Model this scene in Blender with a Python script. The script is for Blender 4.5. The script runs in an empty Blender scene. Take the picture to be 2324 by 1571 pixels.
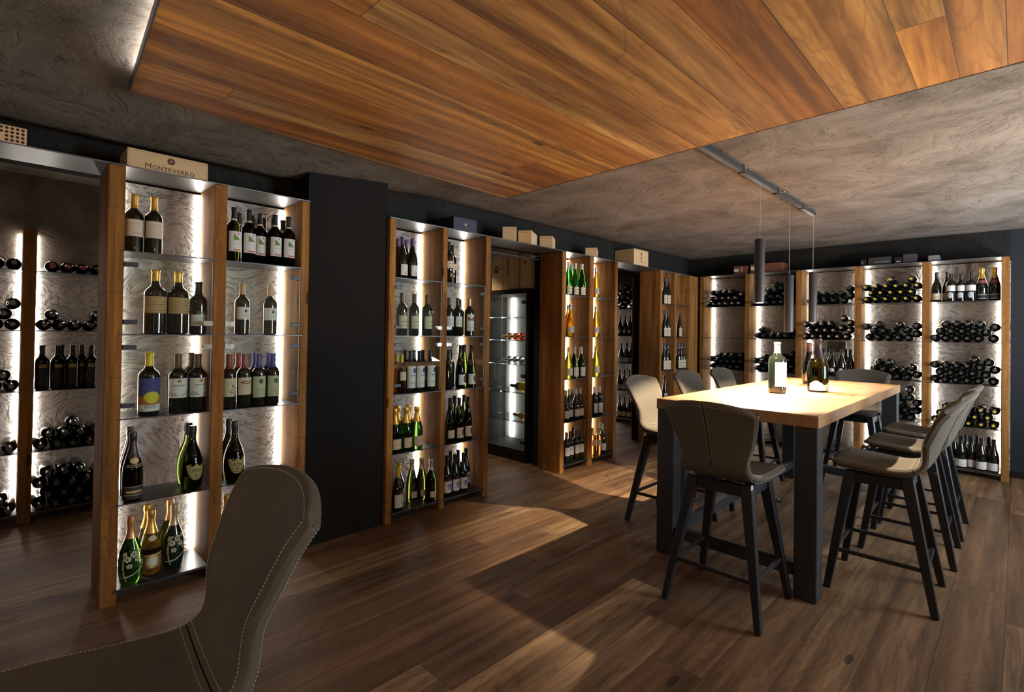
import bpy, bmesh, math, random
from mathutils import Vector, Matrix
random.seed(7)
scene=bpy.context.scene
COL=scene.collection
PI=math.pi
R=math.radians
# ------------------------------------------------------------------ camera
cam_d=bpy.data.cameras.new('camera'); cam=bpy.data.objects.new('camera',cam_d); COL.objects.link(cam)
r_=Vector((0.70320545,-0.710831,0.01487878)); f_=Vector((0.71075322,0.70335685,0.01090871)).normalized()
u_=r_.cross(f_).normalized(); r_=f_.cross(u_).normalized()
m=Matrix((( r_.x,u_.x,-f_.x,0.0),(r_.y,u_.y,-f_.y,-3.023),(r_.z,u_.z,-f_.z,1.32),(0,0,0,1)))
cam.matrix_world=m
cam_d.sensor_width=36; cam_d.lens=1160/2324*36; cam_d.shift_y=(740.1-785.5)/2324; cam_d.clip_start=.02
scene.camera=cam
scene.view_settings.view_transform='Standard'; scene.view_settings.look='None'; scene.view_settings.gamma=1
scene.view_settings.use_curve_mapping=False
scene.view_settings.exposure=0.0
scene.cycles.max_bounces=8; scene.cycles.diffuse_bounces=4; scene.cycles.glossy_bounces=3
scene.cycles.transmission_bounces=6; scene.cycles.transparent_max_bounces=8
scene.cycles.sample_clamp_indirect=4.0; scene.cycles.caustics_refractive=False; scene.cycles.caustics_reflective=False
# ------------------------------------------------------------------ node helpers
class NT:
    def __init__(s,mat):
        mat.use_nodes=True; s.t=mat.node_tree; s.t.nodes.clear()
    def n(s,k,**kw):
        nd=s.t.nodes.new(k)
        ins=kw.pop('i',{})
        for a,b in kw.items(): setattr(nd,a,b)
        for a,b in ins.items():
            if isinstance(b,bpy.types.NodeSocket): s.t.links.new(b,nd.inputs[a])
            else: nd.inputs[a].default_value=b
        return nd
    def math(s,op,a,b=0.0,c=None,clamp=False):
        nd=s.n('ShaderNodeMath',operation=op,use_clamp=clamp)
        for k,v in enumerate([a,b]+([c] if c is not None else [])):
            if isinstance(v,bpy.types.NodeSocket): s.t.links.new(v,nd.inputs[k])
            else: nd.inputs[k].default_value=v
        return nd.outputs[0]
    def mix(s,f,a,b,mode='MIX'):
        nd=s.n('ShaderNodeMix',data_type='RGBA',blend_type=mode)
        for k,v in ((0,f),(6,a),(7,b)):
            if isinstance(v,bpy.types.NodeSocket): s.t.links.new(v,nd.inputs[k])
            else: nd.inputs[k].default_value=(v if k==0 else tuple(v)+(1,) if len(v)==3 else v)
        return nd.outputs[2]
    def ramp(s,f,stops):
        nd=s.n('ShaderNodeValToRGB'); e=nd.color_ramp.elements
        while len(e)<len(stops): e.new(.5)
        for k,(p,c) in enumerate(stops): e[k].position=p; e[k].color=tuple(c)+(1,) if len(c)==3 else c
        s.t.links.new(f,nd.inputs[0]); return nd.outputs[0]
    def pbsdf(s,col,rough=.5,metal=0.,bump=None,**kw):
        p=s.n('ShaderNodeBsdfPrincipled')
        def put(k,v):
            if isinstance(v,bpy.types.NodeSocket): s.t.links.new(v,p.inputs[k])
            else: p.inputs[k].default_value=(tuple(v)+(1,) if isinstance(v,tuple) and len(v)==3 else v)
        put('Base Color',col); put('Roughness',rough); put('Metallic',metal)
        if bump is not None:
            b=s.n('ShaderNodeBump',i={'Strength':bump[1],'Distance':bump[2],'Height':bump[0]}); put('Normal',b.outputs[0])
        for k,v in kw.items(): put(k.replace('_',' '),v)
        o=s.n('ShaderNodeOutputMaterial'); s.t.links.new(p.outputs[0],o.inputs[0]); return p
MATS={}
def plain(name,col,rough=.5,metal=0.,noise=.06,**kw):
    if name in MATS: return MATS[name]
    mt=bpy.data.materials.new(name); N=NT(mt)
    g=N.n('ShaderNodeNewGeometry').outputs['Position']
    nz=N.n('ShaderNodeTexNoise',i={'Vector':g,'Scale':60.,'Detail':3.}).outputs[0]
    c=N.mix(nz,tuple(x*(1-noise) for x in col),tuple(min(1,x*(1+noise)) for x in col))
    N.pbsdf(c,rough,metal,**kw); MATS[name]=mt; return mt
def emis(name,col,st):
    mt=bpy.data.materials.new(name); N=NT(mt)
    e=N.n('ShaderNodeEmission',i={'Color':tuple(col)+(1,),'Strength':st}); o=N.n('ShaderNodeOutputMaterial')
    N.t.links.new(e.outputs[0],o.inputs[0]); MATS[name]=mt; return mt
def wood(name,along,across,w,L,cols,dark=(.08,.03,.012),gap=.0016,rough=.55,grain=.75,seed=0.,slit=False,knots=1.,ringk=1.,warp=0.,vary=.0,spec=.5):
    mt=bpy.data.materials.new(name); N=NT(mt); M=N.math
    sp=N.n('ShaderNodeSeparateXYZ',i={0:N.n('ShaderNodeNewGeometry').outputs['Position']})
    def comp(k):
        if k=='xy': return M('ADD',sp.outputs[0],sp.outputs[1])
        return sp.outputs['xyz'.index(k)]
    a=comp(along); b=comp(across)
    bw=M('DIVIDE',M('ADD',b,seed+20.),w)
    if warp: bw=M('ADD',bw,M('ADD',M('MULTIPLY',M('SINE',M('MULTIPLY',b,11.)),warp),M('MULTIPLY',M('SINE',M('MULTIPLY',b,4.3)),warp)))
    row=M('FLOOR',bw); 
    rnd=N.n('ShaderNodeTexWhiteNoise',noise_dimensions='1D',i={'W':row}).outputs[0]
    a2=M('ADD',M('DIVIDE',a,L),M('MULTIPLY',rnd,7.3)); colm=M('FLOOR',a2)
    cid=N.n('ShaderNodeCombineXYZ',i={0:row,1:colm,2:seed}).outputs[0]
    wn=N.n('ShaderNodeTexWhiteNoise',noise_dimensions='3D',i={'Vector':cid}); rid=wn.outputs[0]
    off=M('MULTIPLY',rid,17.)
    v1=N.n('ShaderNodeCombineXYZ',i={0:M('ADD',M('MULTIPLY',a,1.1),off),1:M('MULTIPLY',b,14.),2:off}).outputs[0]
    n1=N.n('ShaderNodeTexNoise',i={'Vector':v1,'Scale':1.6,'Detail':7.,'Roughness':.62,'Distortion':.5}).outputs[0]
    v2=N.n('ShaderNodeCombineXYZ',i={0:M('ADD',M('MULTIPLY',a,.55),off),1:M('MULTIPLY',b,3.2),2:off}).outputs[0]
    n2=N.n('ShaderNodeTexNoise',i={'Vector':v2,'Scale':1.5,'Detail':2.,'Distortion':.8}).outputs[0]
    rings=M('ABSOLUTE',M('SINE',M('MULTIPLY',n2,55.*ringk)))
    ringl=M('POWER',M('SUBTRACT',1.,rings),3.)
    v3=N.n('ShaderNodeCombineXYZ',i={0:M('ADD',M('MULTIPLY',a,6.),off),1:M('MULTIPLY',b,160.),2:off}).outputs[0]
    n3=N.n('ShaderNodeTexNoise',i={'Vector':v3,'Scale':1.,'Detail':3.}).outputs[0]
    base=N.ramp(rid,[(k/(len(cols)-1),c) for k,c in enumerate(cols)])
    c=N.mix(M('MULTIPLY',N.ramp(n1,[(.38,(0,0,0)),(.72,(1,1,1))]),grain),base,dark)
    c=N.mix(M('MULTIPLY',ringl,.5*grain),c,dark)
    c=N.mix(M('MULTIPLY',n3,.35*grain),c,dark)
    big=N.n('ShaderNodeTexNoise',i={'Vector':v1,'Scale':.35,'Detail':2.}).outputs[0]
    c=N.mix(M('MULTIPLY',M('SUBTRACT',big,.35,clamp=True),.8),c,(min(1,cols[-1][0]*1.5),cols[-1][1]*1.4,cols[-1][2]*1.3))
    if vary:
        vb=N.n('ShaderNodeCombineXYZ',i={0:M('ADD',M('MULTIPLY',a,.45),off),1:M('MULTIPLY',b,9.),2:off}).outputs[0]
        nb=N.n('ShaderNodeTexNoise',i={'Vector':vb,'Scale':1.3,'Detail':3.}).outputs[0]
        k_=M('ADD',M('MULTIPLY',N.ramp(nb,[(.3,(0,0,0)),(.7,(1,1,1))]),vary),1.-vary*.6)
        c=N.mix(1.,c,N.n('ShaderNodeCombineXYZ',i={0:k_,1:M('POWER',k_,1.08),2:M('POWER',k_,1.2)}).outputs[0],'MULTIPLY')
    # knots
    vk=N.n('ShaderNodeCombineXYZ',i={0:M('MULTIPLY',a,1.6),1:M('MULTIPLY',b,5.),2:off}).outputs[0]
    vo=N.n('ShaderNodeTexVoronoi',i={'Vector':vk,'Scale':1.}).outputs[0]
    kn=M('LESS_THAN',vo,.07*knots)
    c=N.mix(M('MULTIPLY',kn,.75),c,(dark[0]*.4,dark[1]*.4,dark[2]*.4))
    fb=M('FRACT',bw); e1=M('MULTIPLY',M('MINIMUM',fb,M('SUBTRACT',1.,fb)),w)
    fa=M('FRACT',a2); e2=M('MULTIPLY',M('MINIMUM',fa,M('SUBTRACT',1.,fa)),L)
    gp=M('LESS_THAN',M('MINIMUM',e1,e2),gap)
    if slit:
        fz=M('FRACT',M('DIVIDE',M('ADD',sp.outputs[2],-.069),.402))
        s1=M('MULTIPLY',M('LESS_THAN',M('ABSOLUTE',M('SUBTRACT',fz,.5)),.0035),.6)
        gp=s1
    c=N.mix(M('MULTIPLY',gp,.8),c,(.012,.007,.004))
    hgt=M('SUBTRACT',M('SUBTRACT',1.,M('MULTIPLY',n3,.25)),M('ADD',M('MULTIPLY',n1,.6),M('MULTIPLY',gp,1.5)))
    N.pbsdf(c,rough,bump=(hgt,.35,.004),Specular_IOR_Level=spec); MATS[name]=mt; return mt
def plaster(name,c0,c1,scale=1.,bump=1.,rough=.9,mark_shade=.35,spec=.3):
    mt=bpy.data.materials.new(name); N=NT(mt); M=N.math
    g=N.n('ShaderNodeNewGeometry').outputs['Position']
    wp=N.n('ShaderNodeTexNoise',i={'Vector':g,'Scale':2.3*scale,'Detail':1.})
    ws=N.n('ShaderNodeVectorMath',operation='SCALE',i={0:wp.outputs['Color'],'Scale':.55/scale})
    v=N.n('ShaderNodeVectorMath',operation='ADD',i={0:g,1:ws.outputs[0]}).outputs[0]
    vs=N.n('ShaderNodeVectorMath',operation='MULTIPLY',i={0:v,1:(1.,1.,2.3)}).outputs[0]
    n1=N.n('ShaderNodeTexNoise',i={'Vector':vs,'Scale':24.*scale,'Detail':4.,'Roughness':.6,'Distortion':.55}).outputs[0]
    n2=N.ramp(N.n('ShaderNodeTexNoise',i={'Vector':v,'Scale':2.6,'Detail':7.,'Roughness':.65}).outputs[0],[(.3,(0,0,0)),(.7,(1,1,1))])
    scr=N.ramp(n1,[(.38,(0,0,0)),(.45,(1,1,1))])
    c=N.mix(n2,c0,c1); c=N.mix(M('MULTIPLY',M('SUBTRACT',1.,scr),mark_shade),c,tuple(x*.4 for x in c0))  # stroke hollows darkened in the colour, standing in for their shade
    N.pbsdf(c,rough,bump=(M('ADD',scr,M('MULTIPLY',n1,1.2)),0.9*bump,.011),Specular_IOR_Level=spec); MATS[name]=mt; return mt
def glassm(name,col,rough=.02,ior=1.35,trans=1.,alpha=1.):
    mt=bpy.data.materials.new(name); N=NT(mt)
    N.pbsdf(col,rough,IOR=ior,Transmission_Weight=trans); MATS[name]=mt; return mt
def pane(name,tint=(.97,1.,.98)):
    mt=bpy.data.materials.new(name); N=NT(mt)
    tr=N.n('ShaderNodeBsdfTransparent',i={0:tint+(1,)}).outputs[0]; gl=N.n('ShaderNodeBsdfGlossy',i={0:(1,1,1,1),'Roughness':.0}).outputs[0]
    bf=N.n('ShaderNodeNewGeometry').outputs['Backfacing']
    fr=N.math('MULTIPLY',N.n('ShaderNodeFresnel',i={'IOR':1.5}).outputs[0],N.math('SUBTRACT',1.,bf))
    mx=N.n('ShaderNodeMixShader',i={0:fr,1:tr,2:gl}); o=N.n('ShaderNodeOutputMaterial'); N.t.links.new(mx.outputs[0],o.inputs[0]); MATS[name]=mt; return mt
# ------------------------------------------------------------------ mesh helpers
class MB:
    def __init__(s): s.v=[];s.f=[];s.m=[]
    def box(s,a,b,mi=0):
        x0,y0,z0=[min(a[k],b[k]) for k in range(3)]; x1,y1,z1=[max(a[k],b[k]) for k in range(3)]
        n=len(s.v); s.v+=[(x0,y0,z0),(x1,y0,z0),(x1,y1,z0),(x0,y1,z0),(x0,y0,z1),(x1,y0,z1),(x1,y1,z1),(x0,y1,z1)]
        for q in ((0,3,2,1),(4,5,6,7),(0,1,5,4),(1,2,6,5),(2,3,7,6),(3,0,4,7)): s.f.append([n+k for k in q]); s.m.append(mi)
        return s
    def hexa(s,P,mi=0):
        n=len(s.v); s.v+=[tuple(p) for p in P]
        for q in ((0,3,2,1),(4,5,6,7),(0,1,5,4),(1,2,6,5),(2,3,7,6),(3,0,4,7)): s.f.append([n+k for k in q]); s.m.append(mi)
        return s
    def lathe(s,prof,seg=20,mi=0,o=(0,0,0)):
        n=len(s.v); rings=[]
        for (r,z) in prof:
            if r<1e-6: s.v.append((o[0],o[1],o[2]+z)); rings.append([len(s.v)-1])
            else:
                st=len(s.v)
                for k in range(seg):
                    a=2*PI*k/seg; s.v.append((o[0]+r*math.cos(a),o[1]+r*math.sin(a),o[2]+z))
                rings.append(list(range(st,st+seg)))
        for A,B in zip(rings,rings[1:]):
            for k in range(seg):
                k2=(k+1)%seg
                if len(A)==1 and len(B)==1: continue
                if len(A)==1: s.f.append([A[0],B[k2],B[k]])
                elif len(B)==1: s.f.append([A[k],A[k2],B[0]])
                else: s.f.append([A[k],A[k2],B[k2],B[k]])
                s.m.append(mi)
        return s
    def tube(s,p,q,r,seg=10,mi=0,r2=None):
        p=Vector(p);q=Vector(q);d=(q-p).normalized(); a=d.orthogonal().normalized(); b=d.cross(a); r2=r if r2 is None else r2
        n=len(s.v)
        for (c,rr) in ((p,r),(q,r2)):
            for k in range(seg):
                t=2*PI*k/seg; s.v.append(tuple(c+a*rr*math.cos(t)+b*rr*math.sin(t)))
        for k in range(seg):
            k2=(k+1)%seg; s.f.append([n+k,n+k2,n+seg+k2,n+seg+k]); s.m.append(mi)
        s.f.append([n+k for k in range(seg)][::-1]); s.m.append(mi); s.f.append([n+seg+k for k in range(seg)]); s.m.append(mi)
        return s
    def beam(s,p,q,w0,d0,w1=None,d1=None,mi=0,side=Vector((1,0,0))):
        p=Vector(p);q=Vector(q);ax=(q-p).normalized(); a=(side-ax*side.dot(ax)).normalized(); b=ax.cross(a); w1=w0 if w1 is None else w1; d1=d0 if d1 is None else d1
        P=[]
        for c,w,d in ((p,w0,d0),(q,w1,d1)):
            for sx,sy in ((-1,-1),(1,-1),(1,1),(-1,1)): P.append(c+a*sx*w/2+b*sy*d/2)
        return s.hexa(P,mi)
    def build(s,name,mats,parent=None,smooth=False,bevel=0,loc=None,seg=1):
        me=bpy.data.meshes.new(name); me.from_pydata(s.v,[],s.f)
        if not isinstance(mats,(list,tuple)): mats=[mats]
        for m_ in mats: me.materials.append(m_)
        me.polygons.foreach_set('material_index',s.m)
        if smooth:
            me.polygons.foreach_set('use_smooth',[True]*len(me.polygons))
        bm=bmesh.new(); bm.from_mesh(me); bmesh.ops.recalc_face_normals(bm,faces=bm.faces)
        if bevel: bmesh.ops.bevel(bm,geom=bm.edges[:],offset=bevel,segments=seg,affect='EDGES',profile=.6)
        bm.to_mesh(me); bm.free()
        if smooth: 
            try: me.set_sharp_from_angle(angle=R(50))
            except Exception: pass
        o=bpy.data.objects.new(name,me); COL.objects.link(o)
        if parent is not None: o.parent=parent
        if loc: o.location=loc
        return o
def thing(name,label,cat,loc=(0,0,0),rz=0.,group=None):
    o=bpy.data.objects.new(name,None); COL.objects.link(o); o.empty_display_size=.05
    o.location=loc; o.rotation_euler=(0,0,rz); o['label']=label; o['category']=cat
    if group: o['group']=group
    return o
def tag(o,label,cat,group=None):
    o['label']=label;o['category']=cat
    if group:o['group']=group
    return o
def struct(name,mb,mat,**k):
    o=mb.build(name,mat,**k); o['kind']='structure'; return o
def dup(root):
    r=root.copy(); COL.objects.link(r)
    for ch in list(root.children):
        c=ch.copy(); COL.objects.link(c); c.parent=r
        for g in list(ch.children):
            d=g.copy(); COL.objects.link(d); d.parent=c
    return r
def text_mesh(body,size,extr=.0003,spacing=1.,bold=.0):
    cu=bpy.data.curves.new('t','FONT'); cu.body=body; cu.size=size; cu.extrude=extr; cu.align_x='CENTER'; cu.space_character=spacing; cu.resolution_u=2; cu.offset=size*bold
    o=bpy.data.objects.new('t',cu); COL.objects.link(o)
    dg=bpy.context.evaluated_depsgraph_get(); me=bpy.data.meshes.new_from_object(o.evaluated_get(dg))
    bpy.data.objects.remove(o); bpy.data.curves.remove(cu); return me
# ------------------------------------------------------------------ materials
FLOOR=wood('oak_floor','x','y',.205,2.1,[(.14,.072,.036),(.19,.105,.053),(.27,.155,.08),(.16,.085,.042),(.38,.24,.125),(.22,.125,.063)],dark=(.026,.013,.006),rough=.62,grain=.9,gap=.0012,vary=.7,spec=.35)
PANELW=wood('larch_ceiling','x','y',.19,5.2,[(.30,.10,.018),(.86,.40,.065),(.66,.35,.10),(.24,.08,.018),(1.,.56,.15),(.44,.24,.085),(.84,.36,.05),(.50,.18,.028)],dark=(.10,.032,.008),rough=.66,grain=.85,seed=3.,warp=.22,vary=1.0,ringk=.55)
POST=wood('larch_post','z','xy',.31,9.,[(.31,.135,.034),(.44,.21,.06),(.36,.165,.042)],dark=(.075,.028,.010),rough=.75,grain=.9,slit=True,seed=1.,vary=.55,spec=.12)
TABLEW=wood('oak_table','x','y',.13,1.3,[(.27,.15,.07),(.36,.215,.105),(.31,.18,.085)],dark=(.16,.07,.03),rough=.45,grain=.5,seed=5.,gap=.0004)
PLAS=plaster('rack_plaster',(.33,.315,.30),(.41,.395,.375))
PLASD=plaster('dark_plaster',(.019,.0175,.016),(.027,.025,.023),bump=.5,spec=.1)
CEIL=plaster('ceiling_plaster',(.10,.084,.068),(.265,.232,.198),scale=.8,bump=.34,mark_shade=.28)
BLACKW=plain('black_paint',(.0155,.0142,.0135),.9,Specular_IOR_Level=.12)
NAVY=plain('navy_paint',(.022,.025,.030),.85,Specular_IOR_Level=.2)
STEEL=plain('dark_steel',(.085,.088,.092),.36,.75)
PLATE=plain('brushed_steel_plate',(.22,.22,.22),.38,.85)
TSTEEL=plain('raw_table_steel',(.05,.053,.06),.45,.55)
CHROME=plain('chrome',(.7,.68,.64),.2,1.)
LEATH=plain('taupe_leather',(.095,.083,.068),.9,noise=.14,Specular_IOR_Level=.2)
STITCH=plain('pale_thread',(.42,.40,.37),.8)
BLEG=plain('black_stained_legs',(.012,.0125,.016),.38)
PINE=wood('pine_crate','x','z',.5,5.,[(.62,.42,.22),(.68,.47,.26)],dark=(.36,.2,.09),rough=.6,grain=.3,knots=.6)
PINEY=wood('pine_crate_upright','z','xy',.5,5.,[(.55,.38,.22),(.6,.42,.25)],dark=(.36,.2,.09),rough=.6,grain=.3,knots=.6)
INK=plain('brown_ink',(.10,.045,.02),.8)
REDINK=plain('red_ink',(.45,.05,.02),.8)
BLACK=plain('black_plastic',(.01,.01,.011),.4)
LED=emis('led_strip',(1.,.94,.85),36.)
LEDC=emis('cool_led_strip',(.80,.92,1.),30.)
PANE=pane('clear_glass'); GSHELF=glassm('glass_shelf',(.75,.95,.90),.0,1.45); GEDGE=plain('green_glass_edge',(.2,.75,.65),.2,Emission_Color=(.2,.75,.65),Emission_Strength=0.)
G_DARK=plain('black_green_glass',(.004,.006,.004),.06,noise=0,Coat_Weight=.6,Coat_Roughness=.03)
G_OLIVE=glassm('olive_glass',(.020,.027,.005)); G_GREEN=glassm('green_glass',(.04,.42,.04)); G_LIME=glassm('lime_glass',(.75,.80,.06))
G_AMBER=glassm('amber_wine',(1.,.52,.03)); G_ROSE=glassm('rose_wine',(1.,.30,.06)); G_GOLD=glassm('golden_wine',(.95,.75,.25)); G_CLEAR=glassm('clear_wine_glass',(.85,.9,.88)); G_RED=glassm('red_wine',(.85,.10,.08))
G_CHAMP=glassm('champagne_glass',(.03,.12,.012))
def cap(n,c,r=.4,me=.0): return plain('capsule_'+n,c,r,me)
CAPS=dict(black=cap('black',(.012,.012,.014)),grey=cap('grey',(.10,.10,.10),.35,.5),orange=cap('orange',(.65,.10,.03)),cream=cap('cream',(.42,.36,.28)),tan=cap('tan',(.55,.36,.22)),yellow=cap('yellow',(.62,.46,.04)),
  gold=cap('gold',(.75,.45,.10),.35,.7),yel=cap('bright_yellow',(.80,.58,.02)),brown=cap('brown',(.10,.05,.035)),red=cap('red',(.25,.04,.035)),blue=cap('blue',(.06,.055,.25)),purple=cap('purple',(.07,.04,.16)),
  white=cap('white',(.6,.58,.5)),silver=cap('silver',(.5,.5,.48),.3,.7),pink=cap('pink',(.6,.42,.42)),copper=cap('copper_foil',(.72,.40,.20),.35,.7),violet=cap('dark_violet',(.022,.016,.026)),lightgold=cap('pale_gold',(.62,.50,.28),.35,.6))
LB=dict(w=plain('white_label',(.68,.65,.62),.7),c=plain('cream_label',(.62,.52,.38),.7),t=plain('tan_label',(.42,.28,.12),.7),y=plain('yellow_label',(.62,.54,.04),.7),u=plain('blue_label',(.05,.06,.22),.7),o=plain('orange_label',(.42,.15,.03),.7),
  g=plain('green_label',(.12,.25,.05),.7),r=plain('red_label',(.45,.12,.04),.7),k=plain('black_label',(.02,.02,.02),.7),n=plain('brown_label',(.25,.12,.06),.7),e=plain('sage_label',(.50,.50,.34),.7),v=plain('olive_label',(.32,.30,.10),.7),
  s=plain('grey_label',(.42,.42,.44),.7),d=plain('gold_print',(.6,.45,.18),.5),p=plain('pale_blue_print',(.15,.2,.42),.7),m=plain('maroon_print',(.22,.06,.04),.7))
# ------------------------------------------------------------------ room shell
CZ=2.375
struct('floor',MB().box((-3.2,-5.4,-.06),(7.1,2.1,0)),FLOOR)
mb=MB()
def cz(x,y):
    if y>.284: return CZ
    k=max(0.,min(1.,(y+.75)/1.03)); k=k*k*(3-2*k); f=max(.12,min(1.,1-(x-1.2)/1.3))
    return CZ-.135*k*f
xs=[-3.2+.2*i for i in range(52)]; ys=[-5.4,-4,-3,-2,-1.4,-1.]+[-.8+.06*i for i in range(18)]+[.2849,.2851,.6,1.2,2.1]
for x in xs:
    for y in ys: mb.v.append((x,y,cz(x,y)))
nn=len(mb.v)
for x in xs:
    for y in ys: mb.v.append((x,y,CZ+.08))
ny=len(ys)
for i in range(len(xs)-1):
    for j in range(ny-1):
        a=i*ny+j; mb.f.append([a,a+1,a+ny+1,a+ny]); mb.m.append(0); a+=nn; mb.f.append([a,a+ny,a+ny+1,a+1]); mb.m.append(0)
o=struct('ceiling',mb,CEIL); o.data.polygons.foreach_set('use_smooth',[True]*len(o.data.polygons))
SH=[None,1.68,1.28,.877,.471,.071]; TOP=2.08
def wallseg(name,mb,mat): return struct(name,mb,mat)
# wall behind the left racks : plaster in the bays, dark header above
mb=MB()
for a,b in ((.426,1.318),(1.866,2.751),(3.774,4.594),(5.606,6.40)): mb.box((a,.28,0),(b,.286,TOP-.012))
wallseg('wall_back',mb,PLAS)
mb=MB()
for a,b in ((.43,1.318),(1.866,2.80),(3.775,4.59),(5.61,6.40)): mb.box((a,.2862,0),(b,.40,TOP-.012))
wallseg('wall_back_core',mb,BLACKW)
wallseg('wall_header',MB().box((-3.2,.285,TOP+.006),(6.85,.40,CZ)),PLASD)
wallseg('wall_corner',MB().box((6.40,.30,0),(6.57,.40,TOP+.006)),BLACKW)
pil=wallseg('wall_pillar',MB().box((1.320,.03,0),(1.864,.27,CZ)),BLACKW)
wallseg('wall_right',MB().box((6.85,-2.975,0),(6.95,.5,TOP-.01)).box((6.85,.5,0),(6.95,1.92,TOP-.3)),PLAS)
wallseg('wall_right_upper',MB().box((6.85,-2.975,TOP-.01),(6.95,.285,CZ)).box((6.85,.4,TOP-.3),(6.95,1.92,CZ)),PLASD)
wallseg('wall_right_end',MB().box((6.85,-5.4,0),(6.95,-2.975,CZ)),NAVY)
struct('baseboard_right',MB().box((6.835,-5.4,0),(6.85,-2.98,.06)),BLACKW)
wallseg('wall_side_room',MB().box((-3.2,1.92,0),(6.85,2.0,1.72)),PLAS)
wallseg('wall_side_room_upper',MB().box((-3.2,1.92,1.72),(6.85,2.0,CZ)),CEIL)
wallseg('wall_left',MB().box((-3.3,-5.4,0),(-3.2,2.0,CZ)),CEIL)
# wall behind the camera with a window band
wallseg('wall_front',MB().box((-3.2,-5.5,0),(7.0,-5.4,.9)).box((-3.2,-5.5,2.2),(7.0,-5.4,CZ)).box((-3.2,-5.5,.9),(3.6,-5.4,2.2)).box((5.25,-5.5,.9),(7.0,-5.4,2.2)),CEIL)
wf=struct('window_1',MB().box((3.6,-5.47,.9),(3.66,-5.42,2.2)).box((5.19,-5.47,.9),(5.25,-5.42,2.2)).box((3.66,-5.47,.9),(5.19,-5.42,.96)).box((3.66,-5.47,2.14),(5.19,-5.42,2.2)).box((4.40,-5.47,.96),(4.45,-5.42,2.14)),BLACKW)
MB().box((3.66,-5.45,.96),(5.19,-5.444,2.14)).build('window_pane',PANE,wf)
# ------------------------------------------------------------------ wooden ceiling panel with led edge
P=[(.381,-.383),(2.622,-.345),(2.49,-4.4),(.13,-4.4)]
t=thing('ceiling_panel','large hanging panel of old larch boards below the plaster ceiling','ceiling panel',(1.4,-2.3,2.3))
def loc(v,o): return (v[0]-o[0],v[1]-o[1],v[2]-o[2])
o0=(1.4,-2.3,2.3)
MB().hexa([loc((x,y,2.301),o0) for x,y in P][::-1]+[loc((x,y,2.335),o0) for x,y in P][::-1]).build('board_panel',PANELW,t)
mb=MB()
for k in range(4):
    a=Vector(P[k]+(0,)); b=Vector(P[(k+1)%4]+(0,)); n=(b-a).normalized(); n=Vector((-n.y,n.x,0))*.006
    q=[a,b,b+n,a+n]; mb.hexa([loc((p.x,p.y,2.2995),o0) for p in q]+[loc((p.x,p.y,2.336),o0) for p in q])
mb.build('steel_edge',STEEL,t)
a=Vector((P[3][0],P[3][1],0));b=Vector((P[0][0],P[0][1],0)); d=(b-a).normalized(); n=Vector((d.y,-d.x,0))
q=[a+n*.012,b+n*.012-d*.12,b+n*.026-d*.12,a+n*.026]
MB().hexa([loc((p.x,p.y,2.337),o0) for p in q]+[loc((p.x,p.y,2.345),o0) for p in q]).build('led_strip',emis('ceiling_led',(.96,.95,.92),30.),t)
mb=MB()
for x,y in ((.7,-.8),(2.2,-.8),(.6,-3.9),(2.2,-3.9)): mb.box(loc((x-.03,y-.03,2.335),o0),loc((x+.03,y+.03,CZ),o0))
mb.build('hanger',BLACKW,t)
# ------------------------------------------------------------------ racks
FR={'L':((0,0,0),0.),'R':((6.567,0,0),-PI/2),'B':((0,1.64,0),0.)}
def fw(fr,u,w,z):
    if fr=='L': return (u,w,z)
    if fr=='R': return (6.567+w,-u,z)
    return (u,1.64+w,z)
BAYS={}
def rack(fr,label,posts,bays,top=TOP,leds=('r',),plate=True,doors=False,toppost=None,shelves=(1,2,3,4,5)):
    u0=posts[0][0]; rt=thing('wine_rack',label,'wine rack',fw(fr,u0,0,0),FR[fr][1])
    U=lambda u:u-u0
    tp=toppost or top
    for a,b in posts: MB().box((U(a),0,0),(U(b),.278,tp)).build('side_panel',POST,rt,bevel=.003)
    for k,(bid,a,b) in enumerate(bays):
        BAYS[(fr,bid)]=(a,b)
        for s in shelves:
            z=SH[s]; th=.005 if s<5 else .012
            MB().box((U(a)+.0008,-.004,z-th),(U(b)-.0008,.262,z)).box((U(a)-.012,-.006,z-th),(U(b)+.012,-.0008,z)).build('shelf',STEEL,rt)
        for sd in leds[k]:
            x=(U(b)-.016,U(b)-.003) if sd=='r' else (U(a)+.003,U(a)+.016)
            MB().box((x[0],.266,.08),(x[1],.2755,tp-.02)).build('led_strip',LED,rt)
        if doors:
            left=(k==0)
            for zl,zh in ((SH[3]+.006,SH[2]-.008),(SH[2]+.004,SH[1]-.010)):
                dr=MB().box((U(a)+.003,.006,zl),(U(b)-.003,.012,zh)).build('glass_door',PANE,rt)
                ee=U(b)-.0042 if not left else U(b)-.0042
                MB().box((ee,.0045,zl),(ee+.0011,.0135,zh)).build('glass_edge',plain('pale_glass_edge',(.6,.65,.62),.25),dr)
                for zz in (zl+.055,zh-.055):
                    e=U(a)+.001 if left else U(b)-.056
                    MB().box((e,-.004,zz-.011),(e+.055,.004,zz+.011)).box((e+(.0 if left else .03),.014,zz-.011),(e+(.025 if left else .055),.03,zz+.011)).build('hinge',TSTEEL,dr,bevel=.002)
                zz=zl+.055 if zl>SH[2] else zh-.055
                e=U(b)-.042 if left else U(a)+.0
                cx=U(b)-.032 if left else U(a)+.032
                q=MB().box((e,-.002,zz-.012),(e+.042,.005,zz+.012)); q.tube((cx,-.006,zz),(cx,.02,zz),.013,14); q.tube((cx,-.008,zz),(cx,-.006,zz),.004,8)
                q.build('lock',CHROME,dr)
    if plate: MB().box((U(posts[0][0]),-.004,top+.0005),(U(posts[-1][1]),.284,top+.006)).build('top_plate',PLATE,rt)
    return rt
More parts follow.
